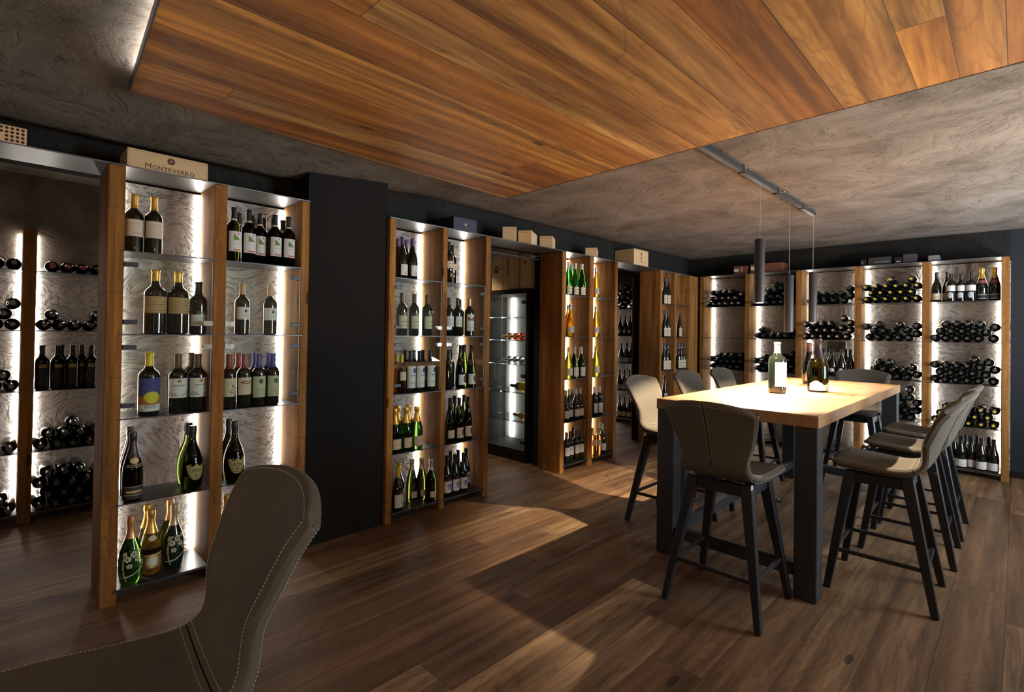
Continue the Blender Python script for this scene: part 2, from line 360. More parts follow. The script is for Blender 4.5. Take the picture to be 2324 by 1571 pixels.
rack('L','near left wine rack of two bays, bright plaster behind, below the large printed crate',[(.36,.425),(.807,.867),(1.27,1.316)],[(0,.425,.807),(1,.867,1.27)],leds=('lr','lr'),doors=True)
rack('L','two bay wine rack right of the black pillar, under the dark blue box',[(1.868,1.917),(2.319,2.364),(2.75,2.803)],[(2,1.917,2.319),(3,2.364,2.75)],leds=('r','r'),doors=True)
rack('L','two bay wine rack with green and amber bottles, right of the dark glass cabinet',[(3.715,3.773),(4.143,4.215),(4.595,4.645)],[(4,3.773,4.143),(5,4.215,4.595)],leds=('r','r'))
rack('L','narrow wine rack of tall slim bottles filling the far corner',[(5.556,5.605),(5.92,5.965),(6.32,6.36)],[(6,5.605,5.92),(7,5.965,6.32)],leds=('r','r'))
rack('R','long back wall rack of five bays behind the tasting table',[(.024,.078),(.603,.659),(1.179,1.243),(1.758,1.819),(2.336,2.396),(2.913,2.968)],
  [(0,.078,.603),(1,.659,1.179),(2,1.243,1.758),(3,1.819,2.336),(4,2.396,2.913)],leds=('l','l','lr','lr','lr'))
rack('R','side room wine rack seen through the far opening',[(-1.6,-1.545),(-1.004,-.945),(-.46,-.405)],[(5,-1.545,-1.004),(6,-.945,-.46)],leds=('lr','r'),plate=False,toppost=2.13)
rack('B','side room wine rack without top plate, seen through the left opening',[(-.52,-.455),(.12,.188),(.72,.78)],[(-1,-.455,.12),(0,.188,.72)],leds=('lr','lr'),plate=False,toppost=1.965)
FILL=MB().box((0,0,0),(.195,.03,TOP)).build('corner_filler_board',POST,loc=(6.366,.002,0)); tag(FILL,'plain upright board closing the rack corner beside the back wall','board')
def lintel(x0,x1,lab,y1=.284):
    o=MB().box((0,0,0),(x1-x0,y1+.004,.006)).build('lintel_plate',PLATE,loc=(x0,-.004,TOP)); tag(o,lab,'steel plate'); return o
lintel(-1.4,.3595,'bare steel plate spanning the opening left of the near rack')
lintel(2.8035,3.7145,'steel plate over the opening in front of the dark glass cabinet')
lintel(4.6455,5.5555,'steel plate over the far opening, under the big wooden crate')
o=MB().tube((0,0,0),(.909,0,0),.009,12).build('curtain_rod',STEEL,loc=(2.8045,.295,2.025),smooth=True); tag(o,'thin dark rod across the opening above the glass cabinet','rod')
# ------------------------------------------------------------------ glass wine cabinet (front faces -x)
fx,fy0,fy1=3.765,.47,1.22
t=thing('wine_cabinet','dark wine cabinet with glass doors and bright light strip behind the opening','wine cabinet',(fx,fy0,0))
D=.42;Wc=fy1-fy0
MB().box((0,0,0),(D,.035,1.76)).build('side_panel',BLACKW,t); MB().box((0,Wc-.035,0),(D,Wc,1.76)).build('side_panel',BLACKW,t)
MB().box((0,.035,0),(D,Wc-.035,.115)).build('plinth',BLACKW,t); MB().box((0,.035,1.712),(D,Wc-.035,1.76)).build('top_panel',BLACKW,t)
INN=plain('cabinet_lining',(.42,.43,.43),.5,.1)
MB().box((D-.02,.035,.115),(D,Wc-.035,1.712)).build('back_panel',INN,t)
MB().box((.03,.036,.1155),(D-.02,.040,1.711)).build('lining',INN,t)
for z in (1.472,1.232,.982,.69,.395):
    MB().box((.03,.045,z-.008),(D-.03,Wc-.045,z)).build('glass_shelf',GSHELF,t)
MB().box((D-.045,.60,.13),(D-.036,.620,1.70)).build('led_strip',LED,t)
for a,b,hy in ((.037,Wc/2-.001,Wc/2-.02),(Wc/2+.001,Wc-.037,Wc/2+.07)):
    d=MB().box((-.006,a,.12),(.0,b,1.708)).build('glass_door',PANE,t)
    MB().box((-.0065,a,.12),(-.0062,a+.004,1.708)).build('glass_edge',plain('teal_glass_edge',(.25,.75,.68),.25) if a<.1 else plain('pale_glass_edge',(.6,.65,.62),.25),d)
    h=MB().box((-.035,hy-.006,.83),(-.027,hy+.006,.995)); h.box((-.03,hy-.006,.83),(-.0065,hy+.006,.84)).box((-.03,hy-.006,.985),(-.0065,hy+.006,.995)); h.build('handle',CHROME,d)
    for z in (.20,.87,1.62):
        e=a if a<.1 else b-.05
        MB().box((-.012,e,z-.016),(.006,e+.05,z+.016)).build('hinge',TSTEEL,d)
# ------------------------------------------------------------------ crates and boxes
def crate(name,label,x,y,z,sx,sy,sz,mat=PINE,rz=0,cat='wooden box',lid=True,group=None):
    t=thing(name,label,cat,(x,y,z),rz,group)
    th=.009
    b=MB(); b.box((0,0,0),(sx,sy,th)).box((0,0,th),(th,sy,sz-th)).box((sx-th,0,th),(sx,sy,sz-th)).box((th,0,th),(sx-th,th,sz-th)).box((th,sy-th,th),(sx-th,sy,sz-th)); b.build('box_body',mat,t,bevel=.0008)
    MB().box((0,0,sz-th+.0005),(sx,sy,sz)).build('lid',mat,t,bevel=.001)
    return t
def put_text(body,size,parent,loc,rot,mat,name='lettering',sp=1.,sx=1.):
    me=text_mesh(body,size,spacing=sp); me.materials.clear(); me.materials.append(mat)
    o=bpy.data.objects.new(name,me); COL.objects.link(o); o.parent=parent; o.location=loc; o.rotation_euler=rot; o.scale=(sx,1,1); return o
def serif_word(words,parent,loc,rot,mat,scale=1.):
    """words: list of (text,size) set side by side in one mesh, with small serifs"""
    bm=bmesh.new(); x=0
    for body,size in words:
        for ch in body:
            me=text_mesh(ch,size,extr=.0002,bold=0. if ch=='M' else .012)
            xs=[v.co.x for v in me.vertices]; w=max(xs)-min(xs); mn=min(xs); zmx=max(v.co.y for v in me.vertices)
            off=x-mn
            for v in me.vertices: v.co.x+=off
            bm.from_mesh(me); bpy.data.meshes.remove(me)
            if ch in 'NTER':
                hs=size*.07; L=size*.17
                for (cx,cy) in ({'M':[(0,0),(w,0),(0,zmx),(w,zmx)],'N':[(0,0),(0,zmx),(w,zmx)],'T':[(w/2,0)],'E':[(0,0),(0,zmx)],'R':[(0,0),(w,0),(0,zmx)]}[ch]):
                    cy2=cy-(hs*.5 if cy>0 else -hs*.5)
                    bmesh.ops.create_cube(bm,size=1,matrix=Matrix.Translation((x+cx,cy2,0))@Matrix.Diagonal((L,hs,.0004,1)))
            x+=w+size*.13
    for v in bm.verts: v.co.x-=x/2
    me=bpy.data.meshes.new('lettering'); bm.to_mesh(me); bm.free(); me.materials.append(mat)
    o=bpy.data.objects.new('lettering',me); COL.objects.link(o); o.parent=parent; o.location=loc; o.rotation_euler=rot; o.scale=(scale,scale,1); return o
TZ=TOP+.0062
t=crate('wine_crate','long pale pine crate with brown printed name and round seal on the near rack',.432,.03,TZ,.345,.21,.098)
serif_word([('M',.040),('ONTEVERRO',.030)],t,(.180,-.0006,.014),(PI/2,0,0),INK,.95)
MB().tube((.180,-.0008,.068),(.180,.0,.068),.0165,28).build('printed_seal',INK,t)
q=MB(); 
for k in range(8):
    a=k*PI/4; q.box((.180+.006*math.cos(a)-.001,-.0014,.068+.006*math.sin(a)-.001),(.180+.006*math.cos(a)+.001,-.0009,.068+.006*math.sin(a)+.001))
q.box((.174,-.0014,.0665),(.186,-.0009,.0695)); q.build('seal_detail',PINE,t)
q=MB()
for zz in (.012,.05,.088):
    for xx in (.006,.339): q.tube((xx,-.0008,zz),(xx,.0,zz),.0018,8)
q.build('nail',BLACK,t)
q=MB().box((.06,.004,.0982),(.075,.012,.101)).box((.27,.004,.0982),(.285,.012,.101)); q.build('lid_staple',CHROME,t)
t=crate('gift_box','flat dark navy box with small gold crest on the rack beside the pillar',2.437,.03,TZ,.235,.19,.108,mat=plain('navy_card',(.022,.026,.055),.55),cat='gift box')
q=MB().tube((.12,-.0012,.06),(.12,-.0002,.06),.009,16).box((.117,-.0012,.045),(.123,-.0002,.05)); q.build('crest',LB['d'],t)
for nm,lab,x,y,w,d,h,r in (('a','smallest square pine box end, leftmost of three over the cabinet opening',2.985,.06,.115,.17,.115,-47),('b','pine box with side label, middle of three over the cabinet opening',3.20,.085,.118,.24,.118,-60),('c','pine box, rightmost of three over the cabinet opening',3.49,.09,.118,.2,.112,-57),('d','single narrow pine box over the amber bottle rack',4.20,.10,.115,.2,.095,-58)):
    t=crate('wine_box',lab,x,y,TZ,w,d,h,rz=R(r))
    if nm=='b': MB().box((w+.0002,.05,.02),(w+.001,.2,.09)).build('paper_label',LB['c'],t)
    q=MB().box((.006,-.0006,.01),(w-.006,.0,.012)).box((.006,-.0006,h-.02),(w-.006,.0,h-.018)); q.build('board_joint',plain('pine_groove',(.3,.18,.08),.8),t)
t=crate('wine_crate','big square pine crate with printed vine figure over the far opening',5.0,.025,TZ,.31,.25,.185)
q=MB().box((.145,-.001,.125),(.17,-.0002,.15)); q.tube((.157,-.001,.09),(.157,-.0002,.09),.012,14); q.box((.12,-.001,.05),(.195,-.0002,.053)).box((.135,-.001,.06),(.18,-.0002,.063)); q.build('printed_mark',INK,t)
# perforated crate far left
t=crate('perforated_crate','pale wooden box drilled with rows of round holes, over the left opening','placeholder',0,0,.1,.1,.1) if False else thing('perforated_crate','pale wooden box drilled with rows of round holes, over the left opening','wooden box',(-.27,.0,TZ))
MB().box((0,.004,0),(.35,.2,.072)).build('box_body',PINE,t,bevel=.001)
q=MB()
for i in range(14):
    for j in range(4):
        x=.338-i*.0165; z=.061-j*.0165
        if 4<=i<=7 and j>=2: continue
        q.tube((x,.003,z),(x,.0041,z),.0058,12)
q.build('drilled_holes',plain('hole_shadow',(.05,.02,.01),.9),t)
put_text('VI',.026,t,(.243,.0036,.008),(PI/2,0,0),INK)
# upright crates on the cabinet
t=crate('wine_box','upright pine box with dark printed crest, leftmost on the glass cabinet',3.80,.887,1.7605,.1,.168,.35,mat=PINEY)
q=MB().tube((-.001,.10,.205),(-.0002,.10,.205),.026,18); q.build('printed_crest',INK,t)
q=MB()
for k in range(9):
    a=PI*(k/8.); q.tube((-.0012,.10+.038*math.cos(a),.225+.032*math.sin(a)),(-.0002,.10+.038*math.cos(a),.225+.032*math.sin(a)),.008,8)
q.build('crest_leaves',INK,t)
t=crate('wine_box','tallest upright pine box with vertical stencil lettering, middle on the glass cabinet',3.80,.672,1.7605,.1,.205,.43,mat=PINEY)
put_text('TIGNANELLO',.052,t,(-.0006,.118,.25),(PI/2,-PI/2,-PI/2),INK,sp=.72)
t=crate('wine_box','upright pine box with small red emblem, rightmost on the glass cabinet',3.80,.475,1.7605,.1,.15,.36,mat=PINEY)
MB().tube((-.001,.09,.27),(-.0002,.09,.27),.02,18).build('printed_emblem',REDINK,t)
# boxes on the back wall rack
MAR=plain('maroon_card',(.16,.055,.035),.6)
def rbox(name,lab,u0,u1,h,mat,w0=.04,d=.2,cat='box',parts=()):
    t=thing(name,lab,cat,fw('R',u0,w0,TZ),-PI/2)
    MB().box((0,0,0),(u1-u0,d,h)).build('box_body',mat,t,bevel=.002)
    for nm,a,b,c,e,mm in parts: MB().box((a,-.0012,c),(b,-.0002,e)).build(nm,mm,t)
    return t
rbox('wine_box','small maroon box with white sticker, left on the back wall rack',.445,.612,.105,MAR,parts=(('sticker',.006,.062,.035,.07,LB['w']),('printed_mark',.09,.112,.03,.09,LB['t'])))
rbox('wine_box','long maroon box with white sticker, behind the near pendant lamp',.652,1.02,.115,MAR,parts=(('sticker',.005,.06,.04,.085,LB['w']),))
rbox('wine_box','small black box with a light mark, left of the lettered black box',1.80,1.855,.075,BLACK,parts=(('printed_mark',.02,.026,.02,.05,LB['s']),))
t=rbox('wine_box','wide black box with pale lettering on the back wall rack',1.875,2.075,.085,plain('charcoal_card',(.03,.03,.03),.6))
put_text('OPUS ROMANO',.021,t,(.125,-.0008,.025),(PI/2,0,0),LB['s'],sx=.85)
rbox('wine_box','black gift box with slanted ribbon, right of the lettered black box',2.10,2.165,.07,BLACK,parts=(('printed_mark',.02,.05,.02,.03,LB['s']),))
rbox('wine_box','dark purple box standing above the yellow capsule bottles',2.175,2.285,.095,plain('plum_card',(.045,.035,.055),.6))
rbox('card_holder','small grey card box above the last rack post',2.378,2.463,.062,plain('grey_card',(.20,.21,.21),.7))
q=thing('metal_box','grey metal junction box behind the oval label bottles','junction box',fw('R',1.45,.20,1.14),-PI/2)
MB().box((0,0,0),(.19,.075,.12)).build('box_body',plain('grey_metal',(.13,.13,.12),.5,.3),q,bevel=.003)
# small wall lamp above the near rack, and the floor socket
t=thing('wall_speaker','small dark round spotlight on the dark wall above the near rack','spotlight',(1.255,.284,2.26))
MB().tube((0,0,0),(0,-.02,0),.038,20).build('base',BLACKW,t,smooth=True); MB().tube((0,-.02,0),(.02,-.055,-.02),.028,20,r2=.033).build('lamp_head',STEEL,t,smooth=True)
t=thing('floor_socket','small dark metal socket on the floor under the table','floor socket',(4.43,-1.67,0))
MB().box((-.04,-.03,0),(.05,.03,.012)).build('cover',STEEL,t,bevel=.003); MB().tube((-.03,0,.012),(-.03,0,.03),.012,12).build('cap',CHROME,t)
# ------------------------------------------------------------------ table
TX0,TX1,TY0,TY1,TH=2.85,5.30,-2.33,-1.455,.925
t=thing('tasting_table','high wooden tasting table on black steel legs with three bottles on it','table',((TX0+TX1)/2,(TY0+TY1)/2,0))
cx,cy=(TX0+TX1)/2,(TY0+TY1)/2
hx,hy=(TX1-TX0)/2,(TY1-TY0)/2
MB().box((-hx,-hy,TH-.062),(hx,hy,TH)).build('tabletop',TABLEW,t,bevel=.003)
LW=.105
for sx in (-1,1):
    for sy in (-1,1):
        x=sx*(hx-LW/2-.005); y=sy*(hy-LW/2-.005)
        MB().box((x-LW/2,y-LW/2,0),(x+LW/2,y+LW/2,TH-.0625)).build('leg',TSTEEL,t,bevel=.004)
    x=sx*(hx-LW/2-.005)
    MB().box((x-.03,-hy+LW+.006,.10),(x+.03,hy-LW-.006,.165)).build('cross_rail',TSTEEL,t,bevel=.003)
MB().box((-hx+LW+.006,hy-.1,.10),(hx-LW-.006,hy-.062,.165)).build('cross_rail',TSTEEL,t,bevel=.003)
# ------------------------------------------------------------------ stools
PR=[(.235,.630),(.228,.650),(.195,.662),(.12,.661),(.03,.655),(-.06,.652),(-.115,.660),(-.155,.688),(-.182,.735),(-.203,.80),(-.228,.87),(-.254,.94),(-.280,.99),(-.293,1.016)]
HWs=[.182,.205,.213,.213,.206,.193,.177,.162,.158,.170,.190,.208,.220,.222]
def prof(s):
    x=s*(len(PR)-1); i=min(int(x),len(PR)-2); f=x-i
    def cr(a,b,c,d): return .5*((2*b)+(-a+c)*f+(2*a-5*b+4*c-d)*f*f+(-a+3*b-3*c+d)*f**3)
    g=lambda k:PR[max(0,min(len(PR)-1,k))]; h=lambda k:HWs[max(0,min(len(PR)-1,k))]
    return (cr(g(i-1)[0],g(i)[0],g(i+1)[0],g(i+2)[0]),cr(g(i-1)[1],g(i)[1],g(i+1)[1],g(i+2)[1]),cr(h(i-1),h(i),h(i+1),h(i+2)))
def sp_(s,t):
    """inner (sitting side) surface point of the shell"""
    y,z,hw=prof(s); bk=max(0.,min(1.,(s-.48)/.25)); bk=bk*bk*(3-2*bk)
    # sides sweep forward on the back, slight dish on the seat, arched top edge
    y+= .050*bk*t*t; z+= .010*(1-bk)*t*t - bk*.036*abs(t)**2.2*max(0,(s-.62)/.38)**1.3
    if s<.2: y-= .05*abs(t)**3*(1-s/.2); 
    return Vector((hw*t,y,z))
def nrm(s,t):
    e=.004; a=sp_(min(1,s+e),t)-sp_(max(0,s-e),t); b=sp_(s,min(1,t+e))-sp_(s,max(-1,t-e)); return -(a.cross(b)).normalized()
def surf(s,t,side,extra=0.):
    p=sp_(s,t); n=nrm(s,t); ed=min(1.,(1-abs(t))/.09); ee=1.
    if s<.05: ee=min(1.,s/.05)
    if s>.95: ee=min(1.,(1-s)/.05)
    k=math.sqrt(max(0,1-(1-ed)**2))*math.sqrt(max(0.0,1-(1-ee)**2)); k=.30+.70*k
    o_=.017
    return p+n*(o_+((o_*k+extra) if side else -(o_*k+extra)))
def shell(s0,s1,ns=28,nt=28):
    mb=MB(); TH_=.034
    idx={}
    def P(i,j,side): return surf(s0+(s1-s0)*i/ns,-1+2*j/nt,side)
    n0=0
    for side in (0,1):
        for i in range(ns+1):
            for j in range(nt+1): mb.v.append(tuple(P(i,j,side)))
    N1=(ns+1)*(nt+1); g=lambda i,j,sd: sd*N1+i*(nt+1)+j
    for i in range(ns):
        for j in range(nt):
            mb.f.append([g(i,j,0),g(i+1,j,0),g(i+1,j+1,0),g(i,j+1,0)]); mb.f.append([g(i,j,1),g(i,j+1,1),g(i+1,j+1,1),g(i+1,j,1)])
    for i in range(ns):
        mb.f.append([g(i,0,0),g(i,0,1),g(i+1,0,1),g(i+1,0,0)]); mb.f.append([g(i,nt,0),g(i+1,nt,0),g(i+1,nt,1),g(i,nt,1)])
    for j in range(nt):
        mb.f.append([g(0,j,0),g(0,j+1,0),g(0,j+1,1),g(0,j,1)]); mb.f.append([g(ns,j,0),g(ns,j,1),g(ns,j+1,1),g(ns,j+1,0)])
    mb.m=[0]*len(mb.f); return mb
def off(s,t,d): return surf(s,t,1 if d>.01 else 0,.0004)
def dashes(path,dl=.0045,gl=.0028,r=.0008,mb=None):
    mb=mb or MB(); acc=0; 
    pts=[Vector(p) for p in path]
    L=[0]
    for a,b in zip(pts,pts[1:]): L.append(L[-1]+(b-a).length)
    def at(d):
        for k in range(len(L)-1):
            if L[k+1]>=d: f=(d-L[k])/max(1e-9,L[k+1]-L[k]); return pts[k].lerp(pts[k+1],f)
        return pts[-1]
    d=0
    while d+dl<L[-1]:
        mb.tube(at(d),at(d+dl),r,4); d+=dl+gl
    return mb
def make_stool():
    t=thing('bar_stool','x','bar stool')
    SC=.475
    shell(0.,SC,26).build('seat',LEATH,t,smooth=True)
    shell(SC+.004,1.,34).build('backrest',LEATH,t,smooth=True)
    q=MB(); n=40
    dashes([off(SC-.016,-.97+1.94*k/n,-.0005) for k in range(n+1)],mb=q); dashes([off(SC+.020,-.97+1.94*k/n,-.0005) for k in range(n+1)],mb=q)
    for tt in (-.93,.93):
        dashes([off(.05+.90*k/60,tt,-.0004) for k in range(61)],mb=q)
        dashes([off(.05+.90*k/60,tt,.0345) for k in range(61)],mb=q)
    dashes([off(.955,-.93+1.86*k/n,.0345) for k in range(n+1)],mb=q)
    for tt in (-.035,.035): dashes([off(.50+.48*k/50,tt,.0345) for k in range(51)],mb=q)
    dashes([off(.955,-.93+1.86*k/n,0) for k in range(n+1)],mb=q)
    q.build('stitching',STITCH,t)
    q=MB()
    for k in range(40):
        s=.50+.48*k/40; s2=.50+.48*(k+1)/40
        a=off(s,0,.0338);b=off(s2,0,.0338); q.tube(a,b,.0022,5)
    q.build('back_seam',BLACKW,t)
    # underframe
    q=MB(); zt=.612
    q.box((-.15,-.125,zt-.055),(.15,-.085,zt)).box((-.15,.115,zt-.055),(.15,.155,zt)).box((-.15,-.085,zt-.055),(-.11,.115,zt)).box((.11,-.085,zt-.055),(.15,.115,zt))
    q.build('seat_frame',BLEG,t,bevel=.003)
    LP={}
    for sx in (-1,1):
        for (yt,yb,sd) in ((.135,.222,1),(-.105,-.222,-1)):
            top=Vector((sx*.128,yt,zt)); bot=Vector((sx*.222,yb,0)); LP[(sx,sd)]=(top,bot)
            MB().beam(top,bot+(top-bot)*.0,.052,.052,.028,.032,side=Vector((1,0,0))).build('leg',BLEG,t,bevel=.003)
    zf=.20
    def at(k): a,b=LP[k]; f=(a.z-zf)/(a.z-b.z); return a.lerp(b,f)
    K=[(-1,-1),(1,-1),(1,1),(-1,1)]
    for k in range(4): MB().beam(at(K[k]),at(K[(k+1)%4]),.018,.018,side=Vector((0,0,1))).build('footrest',BLEG,t,bevel=.002)
    MB().box((.155,-.135,.600),(.157,-.115,.622)).build('care_tag',LB['w'],t)
    return t
STOOL=make_stool()
SP=[(2.604,-1.99,R(-89),'bar stool at the near end of the table, its stitched back to the room'),
 (3.34,-2.526,R(1.5),'bar stool on the right table side, nearest of the three'),
 (4.06,-2.545,0.02,'bar stool on the right table side, middle of the three'),
 (4.66,-2.545,0.,'bar stool on the right table side, farthest of the three'),
 (3.385,-1.285,PI,'bar stool on the left table side, nearest, with bright lit seat'),
 (4.13,-1.285,PI,'bar stool on the left table side, middle of the three'),
 (4.83,-1.285,PI,'bar stool on the left table side, farthest of the three'),
 (5.58,-1.97,PI/2,'bar stool at the far end of the table, facing the camera'),
 (.168,-1.888,R(85.8),'grey brown leather stool in the left foreground, cut by the frame')]
# local forward is +y ; rotation so that +y points to the table
ROT={0:-PI/2,1:0,2:0,3:0,4:PI,5:PI,6:PI,7:PI/2,8:PI/2}
for k,(x,y,rz,lab) in enumerate(SP):
    s=STOOL if k==0 else dup(STOOL)
    s.location=(x,y,0); s.rotation_euler=(0,0,rz); s['label']=lab; s['group']='bar stools'
# ------------------------------------------------------------------ pendants and track
LY=-1.80
t=thing('track_rail','slim steel lighting rail under the plaster ceiling above the table','track rail',(2.6,LY,CZ))
MB().box((0,-.016,-.045),(2.23,.016,-.018)).box((0,-.02,-.018),(2.23,.02,-.014)).build('rail',STEEL,t,bevel=.002)
for x in (3.25,3.89,4.49):
    q=MB().box((x-2.6-.012,-.022,-.05),(x-2.6+.012,-.018,0)).box((x-2.6-.012,.018,-.05),(x-2.6+.012,.022,0)).box((x-2.6-.012,-.022,-.05),(x-2.6+.012,.022,-.047)); q.tube((x-2.6,-.02,-.04),(x-2.6-.02,-.06,-.045),.004,6)
    q.build('clip',CHROME,t)
DISC=emis('lamp_disc',(1.,.86,.62),60.)
def pendant(x,z,lab):
    t=thing('pendant_lamp',lab,'pendant lamp',(x,LY,z),0,'pendant lamps above the table')
    h=.425
    pr=[(0.0,.012),(.022,.012),(.024,0.),(.0315,0.),(.0315,h-.002),(.0295,h),(0,h)]
    MB().lathe(pr,24).build('lamp_tube',plain('anthracite_tube',(.04,.042,.05),.45),t,smooth=True)
    MB().lathe([(0,.0004),(.0225,.0004),(.0225,.006),(0,.006)],20).build('light_disc',DISC,t)
    MB().tube((0,0,h),(0,0,CZ-.045-z),.0016,6).build('cable',plain('cable_grey',(.35,.34,.32),.5),t)
    return t
LAMPS=[(3.57,1.535,'pendant tube lamp, nearest and widest of the three over the table'),(4.19,1.35,'pendant tube lamp hanging lowest, middle of the three'),(4.816,1.43,'pendant tube lamp, farthest of the three at the rail end')]
for x,z,lab in LAMPS: pendant(x,z,lab)
def light(name,kind,loc,rot,energy,col,**k):
    d=bpy.data.lights.new(name,kind); d.energy=energy; d.color=col
    for a,b in k.items(): setattr(d,a,b)
    o=bpy.data.objects.new(name,d); COL.objects.link(o); o.location=loc; o.rotation_euler=rot; return o
for (x,z,lab),e in zip(LAMPS,(400,150,150)): light('pendant_light','SPOT',(x,LY,z-.003),(0,0,0),e,(1.,.80,.55),spot_size=R(112),spot_blend=.25,shadow_soft_size=.012)
light('window_daylight','AREA',(4.4,-5.62,1.5),(R(90),0,0),210,(.72,.84,1.),shape='RECTANGLE',size=1.55,size_y=1.2)
# added fill lights without fixtures, out of view, then the side room lamp
for k,(x,y,e) in enumerate(((1.2,-4.6,14),(4.6,-4.3,14),(-1.6,-1.6,12))): light('room_fill','AREA',(x,y,CZ-.05),(0,0,0),e,(1.,.82,.62),shape='DISK',size=.5)
light('uplight_fill','AREA',(5.5,-4.6,.75),(R(180-20),0,R(10)),75,(.86,.91,1.),shape='DISK',size=.6)  # upward fill added to brighten ceiling and panel, no lamp body
light('uplight_fill','AREA',(-.8,-4.2,.75),(R(180-20),0,R(-30)),40,(1.,.76,.50),shape='DISK',size=.6)
light('uplight_fill','AREA',(3.6,-4.5,.75),(R(180-6),0,0),100,(1.,.84,.62),shape='DISK',size=.4)
light('side_room_light','SPOT',(3.25,1.35,2.32),(R(12),0,0),55,(1.,.80,.58),spot_size=R(130),spot_blend=.4,shadow_soft_size=.03)
w=bpy.data.worlds.new('world'); scene.world=w; w.use_nodes=True
bg=w.node_tree.nodes['Background']; bg.inputs[0].default_value=(.5,.65,.9,1); bg.inputs[1].default_value=.5
LYING=[
('B', 0, 1, 'orange', [0.267, 0.347, 0.426, 0.509]),
('B', 0, 2, 'grey', [0.232, 0.308, 0.385, 0.46, 0.535, 0.272, 0.517]),
('B', 0, 4, 'grey', [0.228, 0.31, 0.39, 0.472, 0.553, 0.269, 0.349, 0.427, 0.508, 0.39]),
('B', 0, 5, 'grey', [0.226, 0.308, 0.391, 0.475, 0.557, 0.267, 0.349, 0.431, 0.515, 0.226, 0.308, 0.39, 0.472, 0.557, 0.267, 0.346, 0.432, 0.526]),
('B', -1, 1, 'grey', [0.085, 0.018, -0.048]),
('B', -1, 2, 'grey', [0.088, 0.017, -0.052, 0.051, 0.09]),
('B', -1, 3, 'grey', [0.086, 0.011, -0.062, 0.043]),
('B', -1, 4, 'grey', [0.085, -0.014]),
('B', -1, 5, 'grey', [0.084, 0.013, -0.056, 0.048]),
('R', 0, 1, 'cream', [0.133, 0.216, 0.296, 0.373, 0.45, 0.529, 0.174, 0.255, 0.332, 0.409, 0.491, 0.173, 0.262, 0.338, 0.412, 0.568]),
('R', 0, 3, 'grey', [0.195, 0.283, 0.364, 0.443, 0.522, 0.577, 0.242, 0.323, 0.403, 0.482, 0.554, 0.199, 0.282, 0.362, 0.436]),
('R', 0, 4, 'grey', [0.474, 0.551, 0.395, 0.517]),
('R', 1, 1, 'grey', [0.704, 0.778, 0.861, 0.942, 1.022, 1.096, 1.154, 0.746, 0.824, 0.907, 0.982, 1.061, 1.129, 0.86, 0.946, 1.026, 0.946, 1.153]),
('R', 1, 2, 'grey', [0.75, 0.834, 0.916, 0.996, 1.075, 1.148, 0.817]),
('R', 1, 3, 'grey', [0.754, 0.832, 0.914, 0.994, 1.073, 1.146, 0.79, 0.873, 0.954, 1.033, 1.112, 0.753, 0.836, 0.918, 1.067, 1.14]),
('R', 1, 4, 'grey', [0.755, 0.828]),
('R', 2, 1, 'grey', [1.319, 1.392, 1.473, 1.561, 1.656, 1.727, 1.387, 1.464, 1.547, 1.63, 1.71]),
('R', 2, 2, 'tan', [1.285, 1.359, 1.436, 1.511, 1.588, 1.658, 1.726, 1.326, 1.404, 1.48, 1.55, 1.624, 1.729, 1.293, 1.371, 1.444, 1.519, 1.691]),
('R', 3, 1, 'yellow', [1.869, 1.949, 2.037, 2.121, 2.207, 2.289, 1.909, 1.994, 2.079, 2.164, 2.247, 1.869, 1.952, 2.038, 2.122, 2.207, 2.289, 2.084, 2.245]),
('R', 3, 2, 'grey', [1.888, 1.969, 2.057, 2.144, 2.226, 2.291, 1.927, 2.014, 2.102, 2.214, 2.291, 1.891, 1.978, 2.188]),
('R', 3, 3, 'grey', [1.89, 1.974, 2.055, 2.137, 2.22, 2.3, 1.934, 2.016, 2.099, 2.183, 2.262, 1.975, 2.06]),
('R', 3, 4, 'grey', [2.011, 2.09, 2.164, 2.237, 2.308, 2.047, 2.125, 2.202, 2.304, 2.082, 2.163, 2.27, 2.159, 2.235]),
('R', 3, 5, 'grey', [1.84, 1.923, 2.004]),
('R', 4, 2, 'grey', [2.436, 2.515, 2.592, 2.671, 2.748, 2.861, 2.477, 2.555, 2.632, 2.707, 2.802, 2.515, 2.595, 2.671, 2.763, 2.857]),
('R', 4, 3, 'grey', [2.438, 2.517, 2.591, 2.666, 2.743, 2.862, 2.476, 2.554, 2.63, 2.705, 2.803, 2.862, 2.438, 2.51, 2.587, 2.663, 2.762, 2.724, 2.818]),
('R', 4, 4, 'yellow', [2.443, 2.523, 2.608, 2.691, 2.78, 2.865, 2.482, 2.564, 2.651, 2.735, 2.824, 2.52, 2.607, 2.693, 2.777, 2.864]),
('R', 5, 1, 'tan', [-1.243, -1.197, -1.151, -1.106, -1.06, -1.221, -1.175, -1.129, -1.084, -1.229, -1.183, -1.138])]
